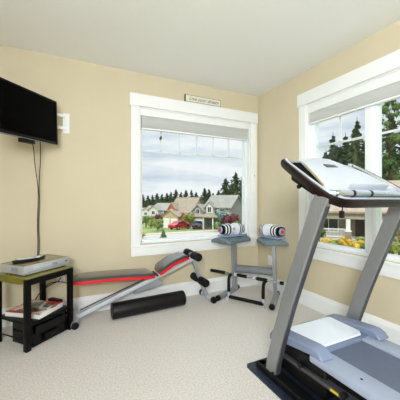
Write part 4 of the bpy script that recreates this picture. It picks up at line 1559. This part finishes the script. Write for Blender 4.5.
# ---- cars
def car(label, px, d, rotd, mtl, pickup=False):
    p = at(px, d)
    p.z += 0.04
    f = frame(p, D(rotd))
    r = thing('car', label, 'car', p, 0)
    if pickup:
        prof = [(-2.4, 0.45), (-2.45, 0.95), (-0.4, 1.0), (-0.35, 1.05), (1.2, 1.05), (2.2, 0.95), (2.4, 0.8), (2.4, 0.4), (-2.4, 0.4)]
        cab = [(-0.45, 1.0), (-0.30, 1.65), (0.65, 1.68), (1.25, 1.0)]
    else:
        prof = [(-2.25, 0.4), (-2.3, 0.85), (-2.1, 0.98), (-1.4, 1.02), (1.0, 0.98), (2.0, 0.85), (2.2, 0.7), (2.2, 0.35), (-2.25, 0.35)]
        cab = [(-1.7, 0.98), (-1.1, 1.45), (0.2, 1.48), (1.05, 0.96)]
    body = MB(f)
    body.prism([(x, 0, z) for x, z in prof], (0, -0.85, 0), (0, 0.85, 0))
    bo = body.build('body', mtl, r, smooth=False, bevel=0.08)
    rf = MB(f)
    top = [(x, z) for x, z in cab]
    rf.loft([[(x, sy * yy, z) for (x, z), yy in zip(top, (0.80, 0.66, 0.66, 0.80))] for sy in (-1, 1)])
    rf.build('cabin', mtl, r, smooth=False, bevel=0.03)
    gl = MB(f)
    for sy in (-1, 1):
        a = [(x * 0.88 + (-0.0), z) for x, z in cab]
        gl.loft([[(x, sy * (y0), z - dz) for (x, z), y0, dz in zip(a, (0.81 + e_, 0.69 + e_, 0.69 + e_, 0.81 + e_), (-0.06, 0.07, 0.07, -0.06))] for e_ in (-0.02, 0.005)])
    gl.build('side_glass', M['dark_glass'], r, smooth=False)
    for x in (-1.4, 1.4):
        for sy in (-1, 1):
            wl = MB(f).cyl((x, sy * 0.68, 0.33), (x, sy * 0.88, 0.33), 0.33, seg=20).build('wheel', M['tyre'], r)
            MB(f).cyl((x, sy * 0.87, 0.33), (x, sy * 0.89, 0.33), 0.18, seg=12).build('hubcap', M['silver'], wl)
    MB(f).bb(-2.33, -2.26, -0.7, -0.45, 0.65, 0.82).bb(-2.33, -2.26, 0.45, 0.7, 0.65, 0.82).build('tail_light', M['red'], r)
    MB(f).bb(2.18, 2.26, -0.7, -0.42, 0.6, 0.76).bb(2.18, 2.26, 0.42, 0.7, 0.6, 0.76).build('headlight', M['paper'], r)
    return r


car('red car parked nearest to the far end of the street', 180, 50, 26, M['car_red'])
car('red pickup parked behind the dark car', 192, 56, 34, M['car_red'], True)
car('dark blue car parked in front of the grey house driveway', 200.5, 50, 44, M['car_blue'])

# ---- shrubs and small trees in the gardens
bush(190.5, 50.5, 2.8, 3.3, M['leaf_yellow'], 'yellow green garden tree beside the tan house', 'garden_tree', 'tree', 500, 21)
bush(229, 41, 2.7, 3.1, M['leaf_purple'], 'burgundy leaved bush in front of the grey house', seed=22, n=500)
bush(236, 38, 2.2, 1.9, M['leaf'], 'round green bush below the burgundy one', seed=23)
bush(219.5, 40, 1.8, 1.8, M['leaf'], 'green bush beside the grey house driveway', seed=24)
bush(223, 43, 2.4, 4.3, M['leaf_blue'], 'blue green slender tree in front of the grey house', 'garden_tree', 'tree', 420, 25)
bush(162, 62, 3.6, 3.6, M['leaf_purple'], 'burgundy leaved tree in front of the pale house', 'garden_tree', 'tree', 420, 26)
bush(158, 48, 2.2, 2.4, M['leaf_yellow'], 'light green bush beyond the road at the far houses', seed=27)
bush(162, 46, 2.6, 2.0, M['leaf'], 'green bush to the side of the red car', seed=28)
bush(146, 60, 3.6, 3.2, M['leaf'], 'wide green bush near the window casing', seed=29)
bush(151, 56, 2.4, 2.0, M['leaf_yellow'], 'pale green bush among the far lawns', seed=30)
bush(143, 33, 1.5, 0.9, M['flower'], 'small orange flowering bush at the road edge', seed=31)
GF = 'golden flowering bushes along the porch house garden'
for k in range(11):
    d_ = 18.2 + (k % 3) * 0.8
    bush(318 + k * 6.2, d_, 1.25, 0.95 + 0.15 * (k % 2), M['flower'] if k % 4 != 3 else M['leaf_yellow'], 'golden flowering bush in the bed in front of the porch house', 'flowering_bush', 'bush', 170, 40 + k, GF)
bush(319, 20.5, 1.8, 2.2, M['leaf'], 'tall green bush by the corner column of the porch house', seed=55)
bush(384, 19.5, 2.0, 2.3, M['leaf'], 'green bush against the brick garage wing', seed=56, n=350)
bush(392, 15.5, 1.7, 1.4, M['leaf_purple'], 'dark red bush near the window behind the upright', seed=57)
bush(399, 15.5, 1.9, 1.6, M['leaf_yellow'], 'light green bush beside the dark red one', seed=58)
bush(366, 17.5, 0.9, 0.7, M['leaf'], 'low green bush at the end of the flower bed', seed=59)
